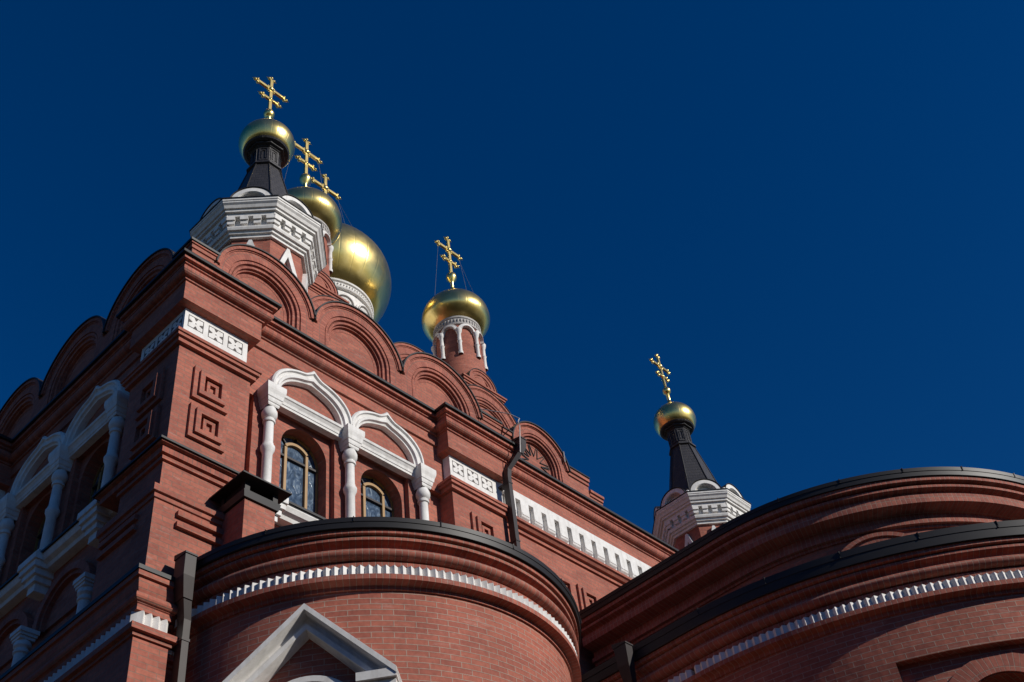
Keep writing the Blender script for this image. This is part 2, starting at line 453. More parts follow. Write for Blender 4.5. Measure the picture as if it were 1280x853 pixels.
# corner piers: the shared corner pier, and a flat pier at the far end of each bay
PZ = [(9.70, 11.43, .05), (8.93, 9.5, .09), (7.7, 8.8, .18), (-1.6, 6.9, .255)]
def pier_profiles():
    prof = []
    back = -.5
    a = [(back, -1.6), (.255, -1.6), (.255, 6.90), (.28, 6.90), (.28, 6.945), (.325, 6.95), (.325, 7.02), (.20, 7.02), (.20, 7.22),
         (.255, 7.22), (.255, 7.29), (.27, 7.30)]
    for t in arc(-PI / 2, PI / 2, 7): a.append((.265 + .05 * math.cos(t), 7.365 + .055 * math.sin(t)))
    a += [(.27, 7.43), (.285, 7.47), (.30, 7.53), (.305, 7.58), (.335, 7.585), (.335, 7.655), (back, 7.655)]
    prof.append(a)
    prof.append([(back, 7.66), (.185, 7.66), (.185, 8.76), (.205, 8.765), (.205, 8.83), (.235, 8.835), (.235, 8.93), (.09, 8.945), (.085, 9.42),
                 (.12, 9.425), (.12, 9.475), (.095, 9.48), (.095, 9.49), (back, 9.495)])
    prof.append([(back, 9.66), (.05, 9.66), (.05, 11.44), (.105, 11.445), (.105, 11.515), (.14, 11.52), (.14, 11.57), (.16, 11.575), (.16, 11.625), (-.03, 11.64),
                 (-.03, 12.20), (.125, 12.23), (.125, 12.6), (back, 12.6)])
    return prof
PP = pier_profiles()
def low_mould(mb, prof, back=-.5, y1=18.3):
    """lower storey: short front face, then all along the side wall"""
    rings = []; back = 0.0
    prof = [(max(d, back), z) for d, z in prof]
    e = 5.69 - .09
    for fn in (lambda d, z: (e + d, 10.0 - back, z), lambda d, z: (e + d, 10.0 - d, z), lambda d, z: (5.69 - d, 10.0 - d, z), lambda d, z: (5.69 - d, y1, z), lambda d, z: (5.69 - back, y1, z)):
        rings.append([fn(d, z) for d, z in prof])
    mb.loft(rings)
mb = MB()
low_mould(mb, PP[0])
pier_mould(mb, PP[1], 1.03, widl=.72)
pier_mould(mb, PP[2], 1.03)
mb.build('corner_pier', BRICK, church)
COURSE = [(-.5, 9.496), (.105, 9.497), (.15, 9.502), (.15, 9.595), (.175, 9.60), (.20, 9.607), (.20, 9.63), (-.5, 9.631)]
mb = MB(); pier_mould(mb, COURSE, 1.03); mb.build('soldier_course', SOLDIER, church, uv='own')
mb = MB(); pier_mould(mb, cornice_profile(.125, -.5), 1.03); mb.build('pier_cornice', SOLDIER, church, uv='own')
mb = MB(); pier_mould(mb, flash_profile(.125, -.5), 1.03); mb.build('pier_flashing', FLASH, church)
mb = MB(); pier_mould(mb, [(-.4, 9.632), (.215, 9.632), (.228, 9.625), (.228, 9.655), (-.4, 9.66)], 1.03)
mb.build('ledge_flashing', FLASH, church)
mb = MB(); low_mould(mb, [(-.4, 7.657), (.335, 7.657), (.35, 7.65), (.352, 7.70), (.2, 7.74), (-.4, 7.76)])
mb.build('lower_flashing', FLASH, church)

# the second pier of each bay
def end_pier(F, s0, s1):
    mb = MB()
    mb2 = MB(); mb3 = MB()
    for pr in PP[1:]: pilaster_mould(mb, F, s0, s1, pr)
    mb.fbox(F, s0, s1, -.5, .15, -1.6, 7.66)
    p = mb.build('pier', BRICK, church)
    pilaster_mould(mb2, F, s0, s1, COURSE); mb2.build('soldier_course', SOLDIER, p, uv='own'); mb2 = MB()
    pilaster_mould(mb2, F, s0, s1, cornice_profile(.125, -.5)); mb2.build('pier_cornice', SOLDIER, p, uv='own')
    pilaster_mould(mb3, F, s0, s1, flash_profile(.125, -.5)); mb3.build('pier_flashing', FLASH, p)
    mb3 = MB(); pilaster_mould(mb3, F, s0, s1, [(-.4, 9.632), (.215, 9.632), (.228, 9.625), (.228, 9.655), (-.4, 9.66)])
    mb3.build('ledge_flashing', FLASH, p)
    return p
end_pier(Ff, 10.62, 11.72)
end_pier(Fl, 10.62, 11.72)

# bay cornices
for F in (Ff, Fl):
    mb = MB(); line_mould(mb, F, 6.72, 10.62, cornice_profile(-.115, -.6)); mb.build('bay_cornice', SOLDIER, church, uv='own')
    mb = MB(); line_mould(mb, F, 6.72, 10.62, flash_profile(-.115, -.6)); mb.build('cornice_flashing', FLASH, church)

# central wall and right end wall of the front (plain brick, mostly behind the great apse)
mb = MB()
mb.fbox(Ff, 11.7, WX1, -.62, -.09, 12.22, 12.62)
mb.fbox(Ff, 11.7, WX1, -.62, -.09, -1.6, 11.42)
mb.fbox(Ff, 11.7, WX1, -.62, -.16, 11.42, 12.22)
mb.box(28.0, WX1, 10.5, 27.0, -1.6, 12.9)
mb.fbox(Fl, 11.72, 22.7, -.62, -.115, -1.6, 13.0)
mb.box(5.9, WX1, 26.6, 27.0, -1.6, 12.9)
mb.build('wall', BRICK, church)
mb = MB(); line_mould(mb, Ff, 11.72, WX1, cornice_profile(-.09, -.6)); mb.build('centre_cornice', SOLDIER, church, uv='own')
mb = MB(); line_mould(mb, Ff, 11.72, WX1, flash_profile(-.09, -.6)); mb.build('cornice_flashing', FLASH, church)
mb = MB()
line_mould(mb, Ff, 11.72, WX1, [(-.5, 11.44), (-.06, 11.445), (-.06, 11.515), (-.01, 11.52), (.03, 11.57), (.055, 11.575), (.055, 11.625), (-.5, 11.64)])
mb.build('frieze_ledge', BRICK, church)

# ---- white panels with rosettes, their groove shade drawn in dark colour
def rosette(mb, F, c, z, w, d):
    """thin raised outline: a square with four petal corners (groove shade as dark lines)"""
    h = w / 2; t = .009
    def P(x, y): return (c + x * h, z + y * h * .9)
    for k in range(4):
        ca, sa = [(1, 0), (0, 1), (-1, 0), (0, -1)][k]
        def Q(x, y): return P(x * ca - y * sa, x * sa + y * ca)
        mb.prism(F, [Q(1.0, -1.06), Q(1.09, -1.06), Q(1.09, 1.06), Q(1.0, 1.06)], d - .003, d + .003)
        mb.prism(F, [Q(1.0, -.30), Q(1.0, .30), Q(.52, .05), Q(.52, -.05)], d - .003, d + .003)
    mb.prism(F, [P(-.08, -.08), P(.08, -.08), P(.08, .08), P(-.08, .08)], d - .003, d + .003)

RELIEF_SHADE = plain('painted_groove_shade', (.10, .085, .08), .8, var=.2)  # dark colour stands in for shade in the rosette grooves
def panel(F, s0, s1, ros, z0=11.63, z1=12.228, ends=True):
    mb = MB(); mb.fbox(F, s0, s1, -.2, 0.0, z0, z1)
    p = mb.build('white_panel', WHITE, church)
    for c in ros:
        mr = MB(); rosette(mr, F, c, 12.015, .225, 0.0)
        mr.build('rosette', RELIEF_SHADE, p)
    return p
# corner pier: one white block wraps the corner
mb = MB(); mb.box(5.69, 6.72, 10.0, 11.03, 11.63, 12.228)
cp = mb.build('white_panel', WHITE, church)
for F in (Ff, Fl):
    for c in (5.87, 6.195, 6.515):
        mr = MB(); rosette(mr, F, c, 12.015, .225, 0.0); mr.build('rosette', RELIEF_SHADE, cp)
panel(Ff, 10.62, 11.72, (10.80, 11.13, 11.45))
panel(Fl, 10.62, 11.72, (10.80, 11.13, 11.45))

# ---- bracket frieze on the centre wall
mb = MB()
mb.fbox(Ff, 11.722, WX1 - .2, -.3, -.085, 11.63, 12.226)
mb.fbox(Ff, 11.722, WX1 - .2, -.085, 0.0, 12.075, 12.226)
s = 11.722; k = 0
x = 11.795
while x < WX1 - .4:
    a, b = x + .118, x + .3165
    # a hanging console: square block with a rounded foot
    poly = [(0.0, 12.075), (0.0, 11.80), (-.012, 11.765), (-.045, 11.735), (-.10, 11.73), (-.10, 12.075)]
    mb.loft([[Ff(a, d, z) for d, z in poly], [Ff(b, d, z) for d, z in poly]])
    mb.fbox(Ff, a + .012, b - .012, -.05, .006, 11.80, 11.835)
    x += .3165
mb.fbox(Ff, 11.722, 11.793, -.085, 0.0, 11.80, 12.075)
mb.build('bracket_frieze', WHITE, church)

# ---- meander squares on the piers
def meander(F, s0, z0, s1, z1, d):
    mb = MB()
    def frame(a0, a1, b0, b1, t, d0, d1):
        poly = [(a0, b0), (a1, b0), (a1, b1), (a0, b1)]
        mb.fbox(F, a0, a0 + t, d0, d1, b0, b1); mb.fbox(F, a1 - t, a1, d0, d1, b0, b1)
        mb.fbox(F, a0 + t, a1 - t, d0, d1, b0, b0 + t); mb.fbox(F, a0 + t, a1 - t, d0, d1, b1 - t, b1)
    w_ = s1 - s0
    frame(s0, s1, z0, z1, .13 * w_, d - .1, d + .045)
    frame(s0 + .131 * w_, s1 - .131 * w_, z0 + .131 * w_, z1 - .131 * w_, .13 * w_, d - .1, d + .085)
    a = .30 * w_
    frame(s0 + a + .075 * w_, s1 - a - .02 * w_ + .02 * w_ - .0, z0 + a, z1 - a - .0, .085 * w_, d - .1, d + .04)
    return mb.build('meander_square', BRICK, church)
for F in (Ff, Fl):
    for s0 in (5.885, 10.92):
        meander(F, s0, 10.63, s0 + .545, 11.175, .05)
        meander(F, s0 - .0, 9.98, s0 + .545, 10.525, .05)
for s0 in (12.20, 12.85, 13.5, 14.15, 14.8):
    meander(Ff, s0 - .02, 10.45, s0 + .5, 10.98, -.09)
# brick strip ornaments lower on the corner pier
for F in (Ff, Fl):
    for z in (8.62, 8.47):
        mb = MB(); mb.fbox(F, 5.80, 6.55, -.1, .235, z, z + .07); mb.build('brick_strip', BRICK, church)

# ---- dogtooth course (white bricks set corner-on)
def dogtooth_path(pts_fn, n, amp, z0, z1, mb):
    """pts_fn(i, off) -> xy at tooth step i, offset outwards"""
    outer = []
    for i in range(2 * n + 1):
        outer.append(pts_fn(i / 2.0, amp if i % 2 else 0.0))
    inner = [pts_fn(i / 2.0, -.08) for i in range(2 * n + 1)]
    rings = [[(o[0], o[1], z0), (o[0], o[1], z1), (q[0], q[1], z1), (q[0], q[1], z0)] for o, q in zip(outer, inner)]
    mb.loft(rings)
mb = MB()
def fpt(i, off): return (5.69 - .225 + i * .094, 10.0 - .225 - off)
dogtooth_path(fpt, 4, .045, 7.02, 7.22, mb)
def fpt2(i, off): return (5.86 + i * .094, 10.0 + .105 - off)
dogtooth_path(fpt2, 6, .045, 7.02, 7.22, mb)
def lpt(i, off): return (5.69 - .225 - off, 10.0 - .225 + i * .094)
dogtooth_path(lpt, 90, .045, 7.02, 7.22, mb)
mb.build('dogtooth_course', WHITE, church)
# recessed stretch of the same cornice between the corner pier and the small apse
mb = MB()
line_mould(mb, Ff, 5.7, 6.14, [(d - .33 if d > -.4 else -.75, z) for d, z in PP[0]])
mb.build('lower_cornice', BRICK, church)
# sunken panels on the side pier at the lower storey
# ---- columns, entablature, keel arches, sills
def column(F, a, zb=9.78, zt=11.66):
    axis = F(a, -.06, 0)[:2]
    mb = MB()
    prof = [(.069, zb), (.069, 10.45), (.075, 10.46), (.08, 10.485), (.097, 10.52), (.099, 10.565), (.08, 10.60), (.075, 10.63), (.069, 10.64), (.067, 10.97),
            (.067, 10.99), (.085, 10.995), (.089, 11.015), (.085, 11.035), (.069, 11.04), (.072, 11.06), (.098, 11.085), (.110, 11.13), (.110, 11.175), (.094, 11.22), (.085, 11.25), (.085, 11.28)]
    mb.lathe(prof, axis, 24)
    col = mb.build('column', WHITE, church, smooth=35)
    mb = MB()
    pr = [(.085, 11.25), (.095, 11.27), (.095, 11.30), (.105, 11.305), (.113, 11.335), (.117, 11.37), (.128, 11.38), (.136, 11.44), (.155, 11.50), (.160, 11.54), (.160, 11.605)]
    rings = []
    for sx, sy in ((-1, -1), (1, -1), (1, 1), (-1, 1)):
        rings.append([F(a + sx * r, -.06 + sy * r, z) for r, z in pr])
    mb.loft(rings, closed=False, loop=True)
    mb.v += []
    top = [F(a + sx * .160, -.06 + sy * .160, 11.605) for sx, sy in ((-1, -1), (1, -1), (1, 1), (-1, 1))]
    i = mb.add(top); mb.face((i, i + 1, i + 2, i + 3))
    # melon ribs of the cushion below the block
    mb.build('capital', WHITE, col)
    return col

def keel(t, hw, rise, tip, p, tw):
    x_ = hw * math.cos(t); b_ = max(0.0, math.sin(t))
    return x_, rise * b_ ** p + tip * max(0.0, 1 - abs(x_) / tw) ** 1.5
def keel_arch(F, c, z0):
    mb = MB()
    outer = dict(hw=.74, rise=.67, tip=.125, p=.72, tw=.17); inner = dict(hw=.570, rise=.495, tip=.03, p=.85, tw=.25)
    rings = []
    prof = [(0, -.16), (0, -.015), (.12, .01), (.28, .01), (.34, -.02), (.55, -.03), (.62, -.01), (.80, -.015), (.86, -.05), (1.0, -.06), (1.0, -.16)]
    for t in arc(PI, 0, 64):
        ox, oz = keel(t, **outer); ix, iz = keel(t, **inner)
        rings.append([F(c + ox + (ix - ox) * u, d, z0 + oz + (iz - oz) * u) for u, d in prof])
    mb.loft(rings)
    return mb.build('keel_arch', WHITE, church, smooth=40)

def arcade(F):
    for a in AX: column(F, a)
    for i in range(2):
        keel_arch(F, (AX[i] + AX[i + 1]) / 2, 11.60)
        mb = MB()
        line_mould(mb, F, AX[i] + .13, AX[i + 1] - .13, [(-.17, 11.435), (-.07, 11.435), (-.065, 11.47), (-.055, 11.475), (-.045, 11.515), (-.02, 11.555), (-.005, 11.565), (.005, 11.60), (-.12, 11.625), (-.17, 11.63)])
        mb.build('entablature', WHITE, church)
    # sill with stepped brackets below the columns
    mb = MB()
    line_mould(mb, F, 6.86, 10.42, [(-.3, 9.52), (-.06, 9.52), (-.04, 9.57), (.02, 9.60), (.05, 9.66), (.05, 9.70), (-.3, 9.70)])
    sill = mb.build('sill', WHITE, church)
    mb = MB(); line_mould(mb, F, 6.84, 10.44, [(-.3, 9.702), (.07, 9.702), (.075, 9.69), (.08, 9.69), (.08, 9.725), (-.3, 9.775)]); mb.build('sill_flashing', FLASH, sill)
    for a in AX:
        mb = MB()
        for (r, z0, z1) in ((.09, 9.21, 9.33), (.13, 9.332, 9.42), (.165, 9.422, 9.51), (.20, 9.512, 9.60), (.225, 9.602, 9.698)):
            mb.fbox(F, a - r, a + r, -.25, -.08 + r, z0, z1)
        mb.build('bracket', WHITE, sill)
        mb = MB(); mb.fbox(F, a - .16, a + .16, -.2, .09, 9.7, 9.79); mb.build('plinth', WHITE, sill)
arcade(Ff); arcade(Fl)

# ---- windows
def window(F0, c, kind=0):
    F = lambda s_, d, z: F0(s_, d + .08, z)
    fr = MB()
    def aframe(hw, sp, zb, t, d0, d1, leg=True):
        rings = []
        pr = [(hw - t, d0), (hw - t, d1), (hw, d1), (hw, d0)]
        rings.append([F(c - r, d, zb) for r, d in pr])
        for q in arc(PI, 0, 20): rings.append([F(c + r * math.cos(q), d, sp + r * math.sin(q)) for r, d in pr])
        rings.append([F(c + r, d, zb) for r, d in pr])
        fr.loft(rings)
    aframe(.40, 10.98, 9.72, .022, -.56, -.50)
    # inner light: two mullions carrying a segmental head
    for x_ in (-.185, .185): fr.fbox(F, c + x_ - .022, c + x_ + .022, -.56, -.485, 9.72, 11.12)
    rings = []
    for q in arc(R(140), R(40), 10):
        cx_, cz_, r_ = 0.0, 10.985, .245
        rings.append([F(c + r * math.cos(q), d, cz_ + r * math.sin(q)) for r, d in ((r_ - .022, -.56), (r_ - .022, -.485), (r_ + .022, -.485), (r_ + .022, -.56))])
    fr.loft(rings)
    fo = fr.build('window', OCHRE, church)
    tr = MB(); tr.fbox(F, c - .365, c + .365, -.55, -.49, 10.93, 10.965)
    for q in (R(50), R(90), R(130)):
        a = (c + .265 * math.cos(q), 10.985 + .265 * math.sin(q)); b = (c + .37 * math.cos(q), 10.985 + .37 * math.sin(q))
        nx, nz = -math.sin(q) * .01, math.cos(q) * .01
        tr.prism(F, [(a[0] + nx, a[1] + nz), (b[0] + nx, b[1] + nz), (b[0] - nx, b[1] - nz), (a[0] - nx, a[1] - nz)], -.55, -.50)
    tr.build('transom', PIPE, fo)
    gl = MB()
    poly = [(c - .4, 9.7)] + [(c + .4 * math.cos(q), 10.98 + .4 * math.sin(q)) for q in arc(PI, 0, 24)] + [(c + .4, 9.7)]
    gl.prism(F, poly, -.545, -.53)
    gl.build('pane', GLASS, fo)
for F in (Ff, Fl):
    for c in WC: window(F, c)
# lower arcade of the side wall: dark arched windows between stub columns
for c in WC:
    mb = MB(); mb.fbox(Fl, c - .4, c + .4, -.6, -.55, 6.2, 8.5); mb.build('window', DARK, church)
for a in AX:
    mb = MB()
    a -= .13
    ax = Fl(a, .02, 0)[:2]
    mb.lathe([(.08, 7.7), (.08, 8.24), (.098, 8.255), (.10, 8.28), (.082, 8.30), (.082, 8.315), (.108, 8.345), (.108, 8.385), (.09, 8.42)], ax, 20)
    c_ = mb.build('stub_column', WHITE, church, smooth=35)
    mb = MB()
    for r, z0, z1 in ((.10, 8.42, 8.46), (.115, 8.462, 8.50), (.13, 8.502, 8.56)): mb.fbox(Fl, a - r, a + r, .02 - r, .02 + r, z0, z1)
    mb.build('capital', WHITE, c_)
for i in range(2):
    c = (AX[i] + AX[i + 1]) / 2
    mb2 = MB(); arch_mould(mb2, Fl, c, 8.62, 8.60, [(.66, -.18), (.66, -.08), (.55, -.08), (.55, -.12), (.5, -.12), (.5, -.18)], 20)
    mb2.build('blind_arch', SOLDIER, church, uv='own')

# ---- kokoshnik gables of the parapet
def gable(F, c, r=.895, zc=13.28, inner=True, zf=12.96, depth=-.35, window_=False):
    k = r / .895
    mb = MB()
    arch_mould(mb, F, c, zc, zf, [(r - .001, depth), (r - .001, .045), (.665 * k, .045), (.665 * k, .02), (.645 * k, .02), (.645 * k, .035),
        (.605 * k, .03), (.60 * k, .0), (.585 * k, -.02), (.58 * k, .0), (.545 * k, -.005), (.54 * k, -.045), (.515 * k, -.045), (.51 * k, -.09), (.45 * k, -.095), (.45 * k, depth)], 36)
    # raised outer roll, ending in little horizontal ears above the feet
    for ra, rb_, dd in ((r, r - .055 * k, .085), (r - .06 * k, r - .075 * k, .06)):
        mb.loft([[F(c + q * math.cos(t), d, zc + q * math.sin(t)) for q, d in ((ra, 0), (ra, dd), (rb_, dd), (rb_, 0))] for t in arc(R(174), R(6), 36)])
    go_ = mb.build('gable', SOLDIER, church, uv='own')
    mb = MB()
    rt = .5 * k
    poly = [(c - rt, zf)] + [(c + rt * math.cos(t), zc + rt * math.sin(t)) for t in arc(PI, 0, 24)] + [(c + rt, zf)]
    mb.prism(F, poly, depth + .02, -.10)
    mb.build('tympanum', BRICK, go_)
    mb = MB()
    mb.loft([[F(c + q * math.cos(t), d, zc + q * math.sin(t)) for q, d in ((r + .002, depth - .01), (r + .002, .09), (r + .0, .108), (r + .022, .108), (r + .026, .09), (r + .026, depth - .01))] for t in arc(R(174.5), R(5.5), 36)])
    mb.build('gable_flashing', FLASH, go_)
    if window_:
        tr = MB()
        def bar(a, b, t=.007):
            dx, dz = b[0] - a[0], b[1] - a[1]; L_ = math.hypot(dx, dz); nx, nz = -dz / L_ * t, dx / L_ * t
            tr.prism(F, [(a[0] + nx, a[1] + nz), (b[0] + nx, b[1] + nz), (b[0] - nx, b[1] - nz), (a[0] - nx, a[1] - nz)], -.10, -.082)
        for t in arc(0, PI, 6):
            p1 = (c + .16 * math.cos(t), zc + .16 * math.sin(t))
            for dt in (-.22, .22):
                bar(p1, (c + .39 * math.cos(t + dt), zc + .39 * math.sin(t + dt)))
        bar((c - .39, zc - .16), (c + .39, zc - .16)); bar((c - .39, zc + .05), (c - .16, zc)); bar((c + .16, zc), (c + .39, zc + .05))
        tr.build('tracery', FLASH, go_)
    return go_
GC = (6.93, 8.72, 10.51)
for F in (Ff, Fl):
    for c in GC: gable(F, c)
def parapet(F, s0, s1, m0):
    mb = MB()
    line_mould(mb, F, s0, s1, [(-.35, 12.93), (.03, 12.93), (.03, 13.30), (.055, 13.305), (.055, 13.38), (.075, 13.385), (.075, 13.455), (.095, 13.46), (.095, 13.50), (-.35, 13.50)], m0, 0)
    p = mb.build('parapet', BRICK, church)
    mb = MB()
    line_mould(mb, F, s0, s1, [(-.35, 13.502), (.095, 13.502), (.115, 13.495), (.12, 13.53), (-.35, 13.56)], m0, 0)
    mb.build('parapet_flashing', FLASH, p)
for F in (Ff, Fl):
    parapet(F, 5.69, 6.07, 1); parapet(F, 11.37, 11.90, 0)
    mb = MB(); mb.fbox(F, 6.0, 11.6, -.36, -.30, 12.9, 13.5); mb.build('parapet_backing', BRICK, church)
# the single gable with tracery at the start of the centre wall
gable(Ff, 12.89, r=.73, zc=13.27, window_=True)
for s0, s1 in ((11.93, 12.18), (13.60, 14.18)):
    mb = MB(); line_mould(mb, Ff, s0, s1, [(-.35, 12.93), (.03, 12.93), (.03, 13.30), (.055, 13.305), (.055, 13.37), (.085, 13.375), (.085, 13.45), (-.35, 13.46)])
    p = mb.build('parapet', BRICK, church)
    mb = MB(); line_mould(mb, Ff, s0, s1, [(-.35, 13.462), (.09, 13.454), (.105, 13.45), (.11, 13.47), (-.35, 13.50)]); mb.build('parapet_flashing', FLASH, p)
mb = MB(); line_mould(mb, Ff, 14.18, 14.55, [(-.35, 12.93), (.02, 12.93), (.02, 13.10), (.045, 13.105), (.045, 13.16), (.075, 13.165), (.075, 13.22), (-.35, 13.23)])
mb.build('parapet', BRICK, church)

# ---- roofs over the corner bays and the nave
def pyramid_roof(x0, x1, y0, y1, z, apex, name='roof'):
    mb = MB()
    i = mb.add([(x0, y0, z), (x1, y0, z), (x1, y1, z), (x0, y1, z), apex])
    for a, b in ((0, 1), (1, 2), (2, 3), (3, 0)): mb.face((i + a, i + b, i + 4))
    mb.face((i, i + 1, i + 2, i + 3))
    return mb.build(name, ROOFM, church)
pyramid_roof(5.95, 13.0, 10.25, 17.2, 13.05, (9.33, 13.72, 14.2))
pyramid_roof(21.0, 28.4, 10.25, 17.2, 13.0, (24.65, 13.72, 14.2))
mb = MB(); mb.loft([[(12.9, 10.3, 13.0), (21.1, 10.3, 13.0), (21.1, 17, 13.6), (12.9, 17, 13.6)], [(12.9, 10.3, 13.05), (21.1, 10.3, 13.05), (21.1, 17, 13.7), (12.9, 17, 13.7)]]); mb.build('roof', ROOFM, church)
pyramid_roof(5.95, 13.0, 17.2, 26.8, 13.05, (12.9, 20, 14.5))
pyramid_roof(21.0, 28.4, 17.2, 26.8, 13.05, (21.1, 20, 14.5))
# central block
mb = MB(); mb.box(12.95, 21.15, 16.95, 25.2, -1.6, 22.9); mb.build('central_block', BRICK, church)
def Fc(s, d, z): return (s, 16.95 - d, z)
def Fcl(s, d, z): return (12.95 - d, s + 4.0, z)
for F in (Fc, Fcl):
    for c in (14.32, 17.05, 19.78):
        gable(F, c, r=1.33, zc=22.72, zf=22.3, depth=-.4)
    mb = MB(); line_mould(mb, F, 12.95, 21.15, [(-.2, 22.2), (.05, 22.2), (.05, 22.26), (.1, 22.27), (.1, 22.34), (-.2, 22.35)], 1, 1); mb.build('block_cornice', BRICK, church)
pyramid_roof(12.95, 21.15, 16.98, 25.2, 22.92, (17.05, 21.1, 26.5))

# ---- corner turrets (octagonal)
def octring(c, rc, z, a0=22.5):
    return [(c[0] + rc * math.cos(R(a0 + 45 * k)), c[1] + rc * math.sin(R(a0 + 45 * k)), z) for k in range(8)]
def oct_loft(mb, c, prof, cap=True):
    i0 = None; prev = None
    for r, z in prof:
        i = mb.add(octring(c, r, z))
        if prev is not None:
            for k in range(8):
                k2 = (k + 1) % 8
                mb.face((prev + k, prev + k2, i + k2, i + k))
        else: i0 = i
        prev = i
    if cap:
        mb.face(tuple(i0 + k for k in range(8))); mb.face(tuple(prev + k for k in range(8)))
def Foct(c, k):
    """frame on octagon face k (normal at 45*k deg): s across, d outwards from the axis"""
    t = R(45 * k); n = (math.cos(t), math.sin(t)); tg = (-n[1], n[0])
    return lambda s, d, z: (c[0] + n[0] * d + tg[0] * s, c[1] + n[1] * d + tg[1] * s, z)

def ortho_cross(c, z0, h, bar, low, name_parent, gleam=True):
    """eight-ended cross in the X direction: pole ball, upright, bars, trefoil ends"""
    mb = MB()
    x, y = c
    t = .040 * h / 1.6 + .004
    mb.box(x - t, x + t, y - t * .8, y + t * .8, z0, z0 + h)
    zb = z0 + h * .68; zl = z0 + h * .36; zt = z0 + h * .86
    def bar_(z, hl, th, slope=0.0):
        mb.loft([[(x - hl, y - th * .8, z - th + slope * hl), (x - hl, y + th * .8, z - th + slope * hl), (x - hl, y + th * .8, z + th + slope * hl), (x - hl, y - th * .8, z + th + slope * hl)],
                 [(x + hl, y - th * .8, z - th - slope * hl), (x + hl, y + th * .8, z - th - slope * hl), (x + hl, y + th * .8, z + th - slope * hl), (x + hl, y - th * .8, z + th - slope * hl)]])
    bar_(zb, bar / 2, t); bar_(zl, low / 2, t * .9, .0)
    rb = t * 1.15
    def tre(px, pz, dx, dz):
        for ax, az, q in ((dx, dz, 1.6), (-dz, dx, 1.5), (dz, -dx, 1.5)):
            mb.ball((px + ax * rb * q, y, pz + az * rb * q), rb, 8, 6)
        for ax, az in ((dx, dz), (-dz, dx), (dz, -dx)):
            q0 = Vector((px + ax * rb * 2.2, y, pz + az * rb * 2.2)); q1 = Vector((px + ax * rb * 3.5, y, pz + az * rb * 3.5))
            e_ = Vector((-az, 0, ax)) * rb * .5; f_ = Vector((0, rb * .5, 0))
            mb.loft([[q0 + e_, q0 + f_, q0 - e_, q0 - f_], [q1 + e_ * .15, q1 + f_ * .15, q1 - e_ * .15, q1 - f_ * .15]])
        # flare of the arm into the trefoil
        q0 = Vector((px - dx * rb * 3.2, y, pz - dz * rb * 3.2)); q1 = Vector((px + dx * rb * .4, y, pz + dz * rb * .4)); e_ = Vector((-dz, 0, dx)); f_ = Vector((0, 1, 0))
        mb.loft([[q0 + e_ * t * .6, q0 + f_ * t * .8, q0 - e_ * t * .6, q0 - f_ * t * .8], [q1 + e_ * t * 1.9, q1 + f_ * t, q1 - e_ * t * 1.9, q1 - f_ * t]])
    tre(x - bar / 2, zb, -1, 0); tre(x + bar / 2, zb, 1, 0); tre(x, z0 + h, 0, 1)
    tre(x - low / 2, zl, -1, 0); tre(x + low / 2, zl, 1, 0)
    mb.ball((x, y, zb), t * 2.1, 10, 8); mb.ball((x, y, zl), t * 1.6, 8, 6)
    for k in range(4):      # scrolls in the corners of the crossing
        a = R(45 + 90 * k); q = t * 3.0
        mb.ball((x + q * math.cos(a), y, zb + q * math.sin(a)), t * .9, 8, 6)
    # rays at the crossing
    for k in range(8):
        a = R(22.5 + 45 * k); dx, dz = math.cos(a), math.sin(a)
        L_ = .115 * h
        mb.loft([[(x + dx * t - dz * .012, y - .01, zb + dz * t + dx * .012), (x + dx * t + dz * .012, y - .01, zb + dz * t - dx * .012), (x + dx * t + dz * .012, y + .01, zb + dz * t - dx * .012), (x + dx * t - dz * .012, y + .01, zb + dz * t + dx * .012)],
                 [(x + dx * L_, y - .002, zb + dz * L_), (x + dx * L_ + .003, y - .002, zb + dz * L_), (x + dx * L_ + .003, y + .002, zb + dz * L_), (x + dx * L_, y + .002, zb + dz * L_)]])
    return mb.build('cross', GOLD, name_parent, smooth=40)

def onion(c, prof, parent, lab=None, n=64):
    mb = MB()
    # smooth the profile by a Catmull-Rom pass
    P = prof; pts = []
    for i in range(len(P) - 1):
        p0 = P[max(i - 1, 0)]; p1 = P[i]; p2 = P[i + 1]; p3 = P[min(i + 2, len(P) - 1)]
        for k in range(6):
            t = k / 6
            f = lambda a, b, c_, d: .5 * ((2 * b) + (-a + c_) * t + (2 * a - 5 * b + 4 * c_ - d) * t * t + (-a + 3 * b - 3 * c_ + d) * t ** 3)
            pts.append((max(1e-3, f(p0[0], p1[0], p2[0], p3[0])), f(p0[1], p1[1], p2[1], p3[1])))
    pts.append(P[-1])
    mb.lathe(pts, c, n)
    return mb.build('onion_dome', GOLD, parent, smooth=True, label=lab)

def dome_prof(Rm, zc, rb, zb):
    """onion profile; Rm max radius at zc, neck radius rb at zb, tip about 1.25 Rm above zc"""
    return [(rb, zb), (rb + (Rm - rb) * .42, zb + (zc - zb) * .22), (rb + (Rm - rb) * .86, zb + (zc - zb) * .62), (Rm, zc), (.965 * Rm, zc + .25 * Rm), (.86 * Rm, zc + .47 * Rm), (.68 * Rm, zc + .68 * Rm),
            (.45 * Rm, zc + .87 * Rm), (.25 * Rm, zc + 1.03 * Rm), (.12 * Rm, zc + 1.2 * Rm), (.075 * Rm, zc + 1.42 * Rm)]

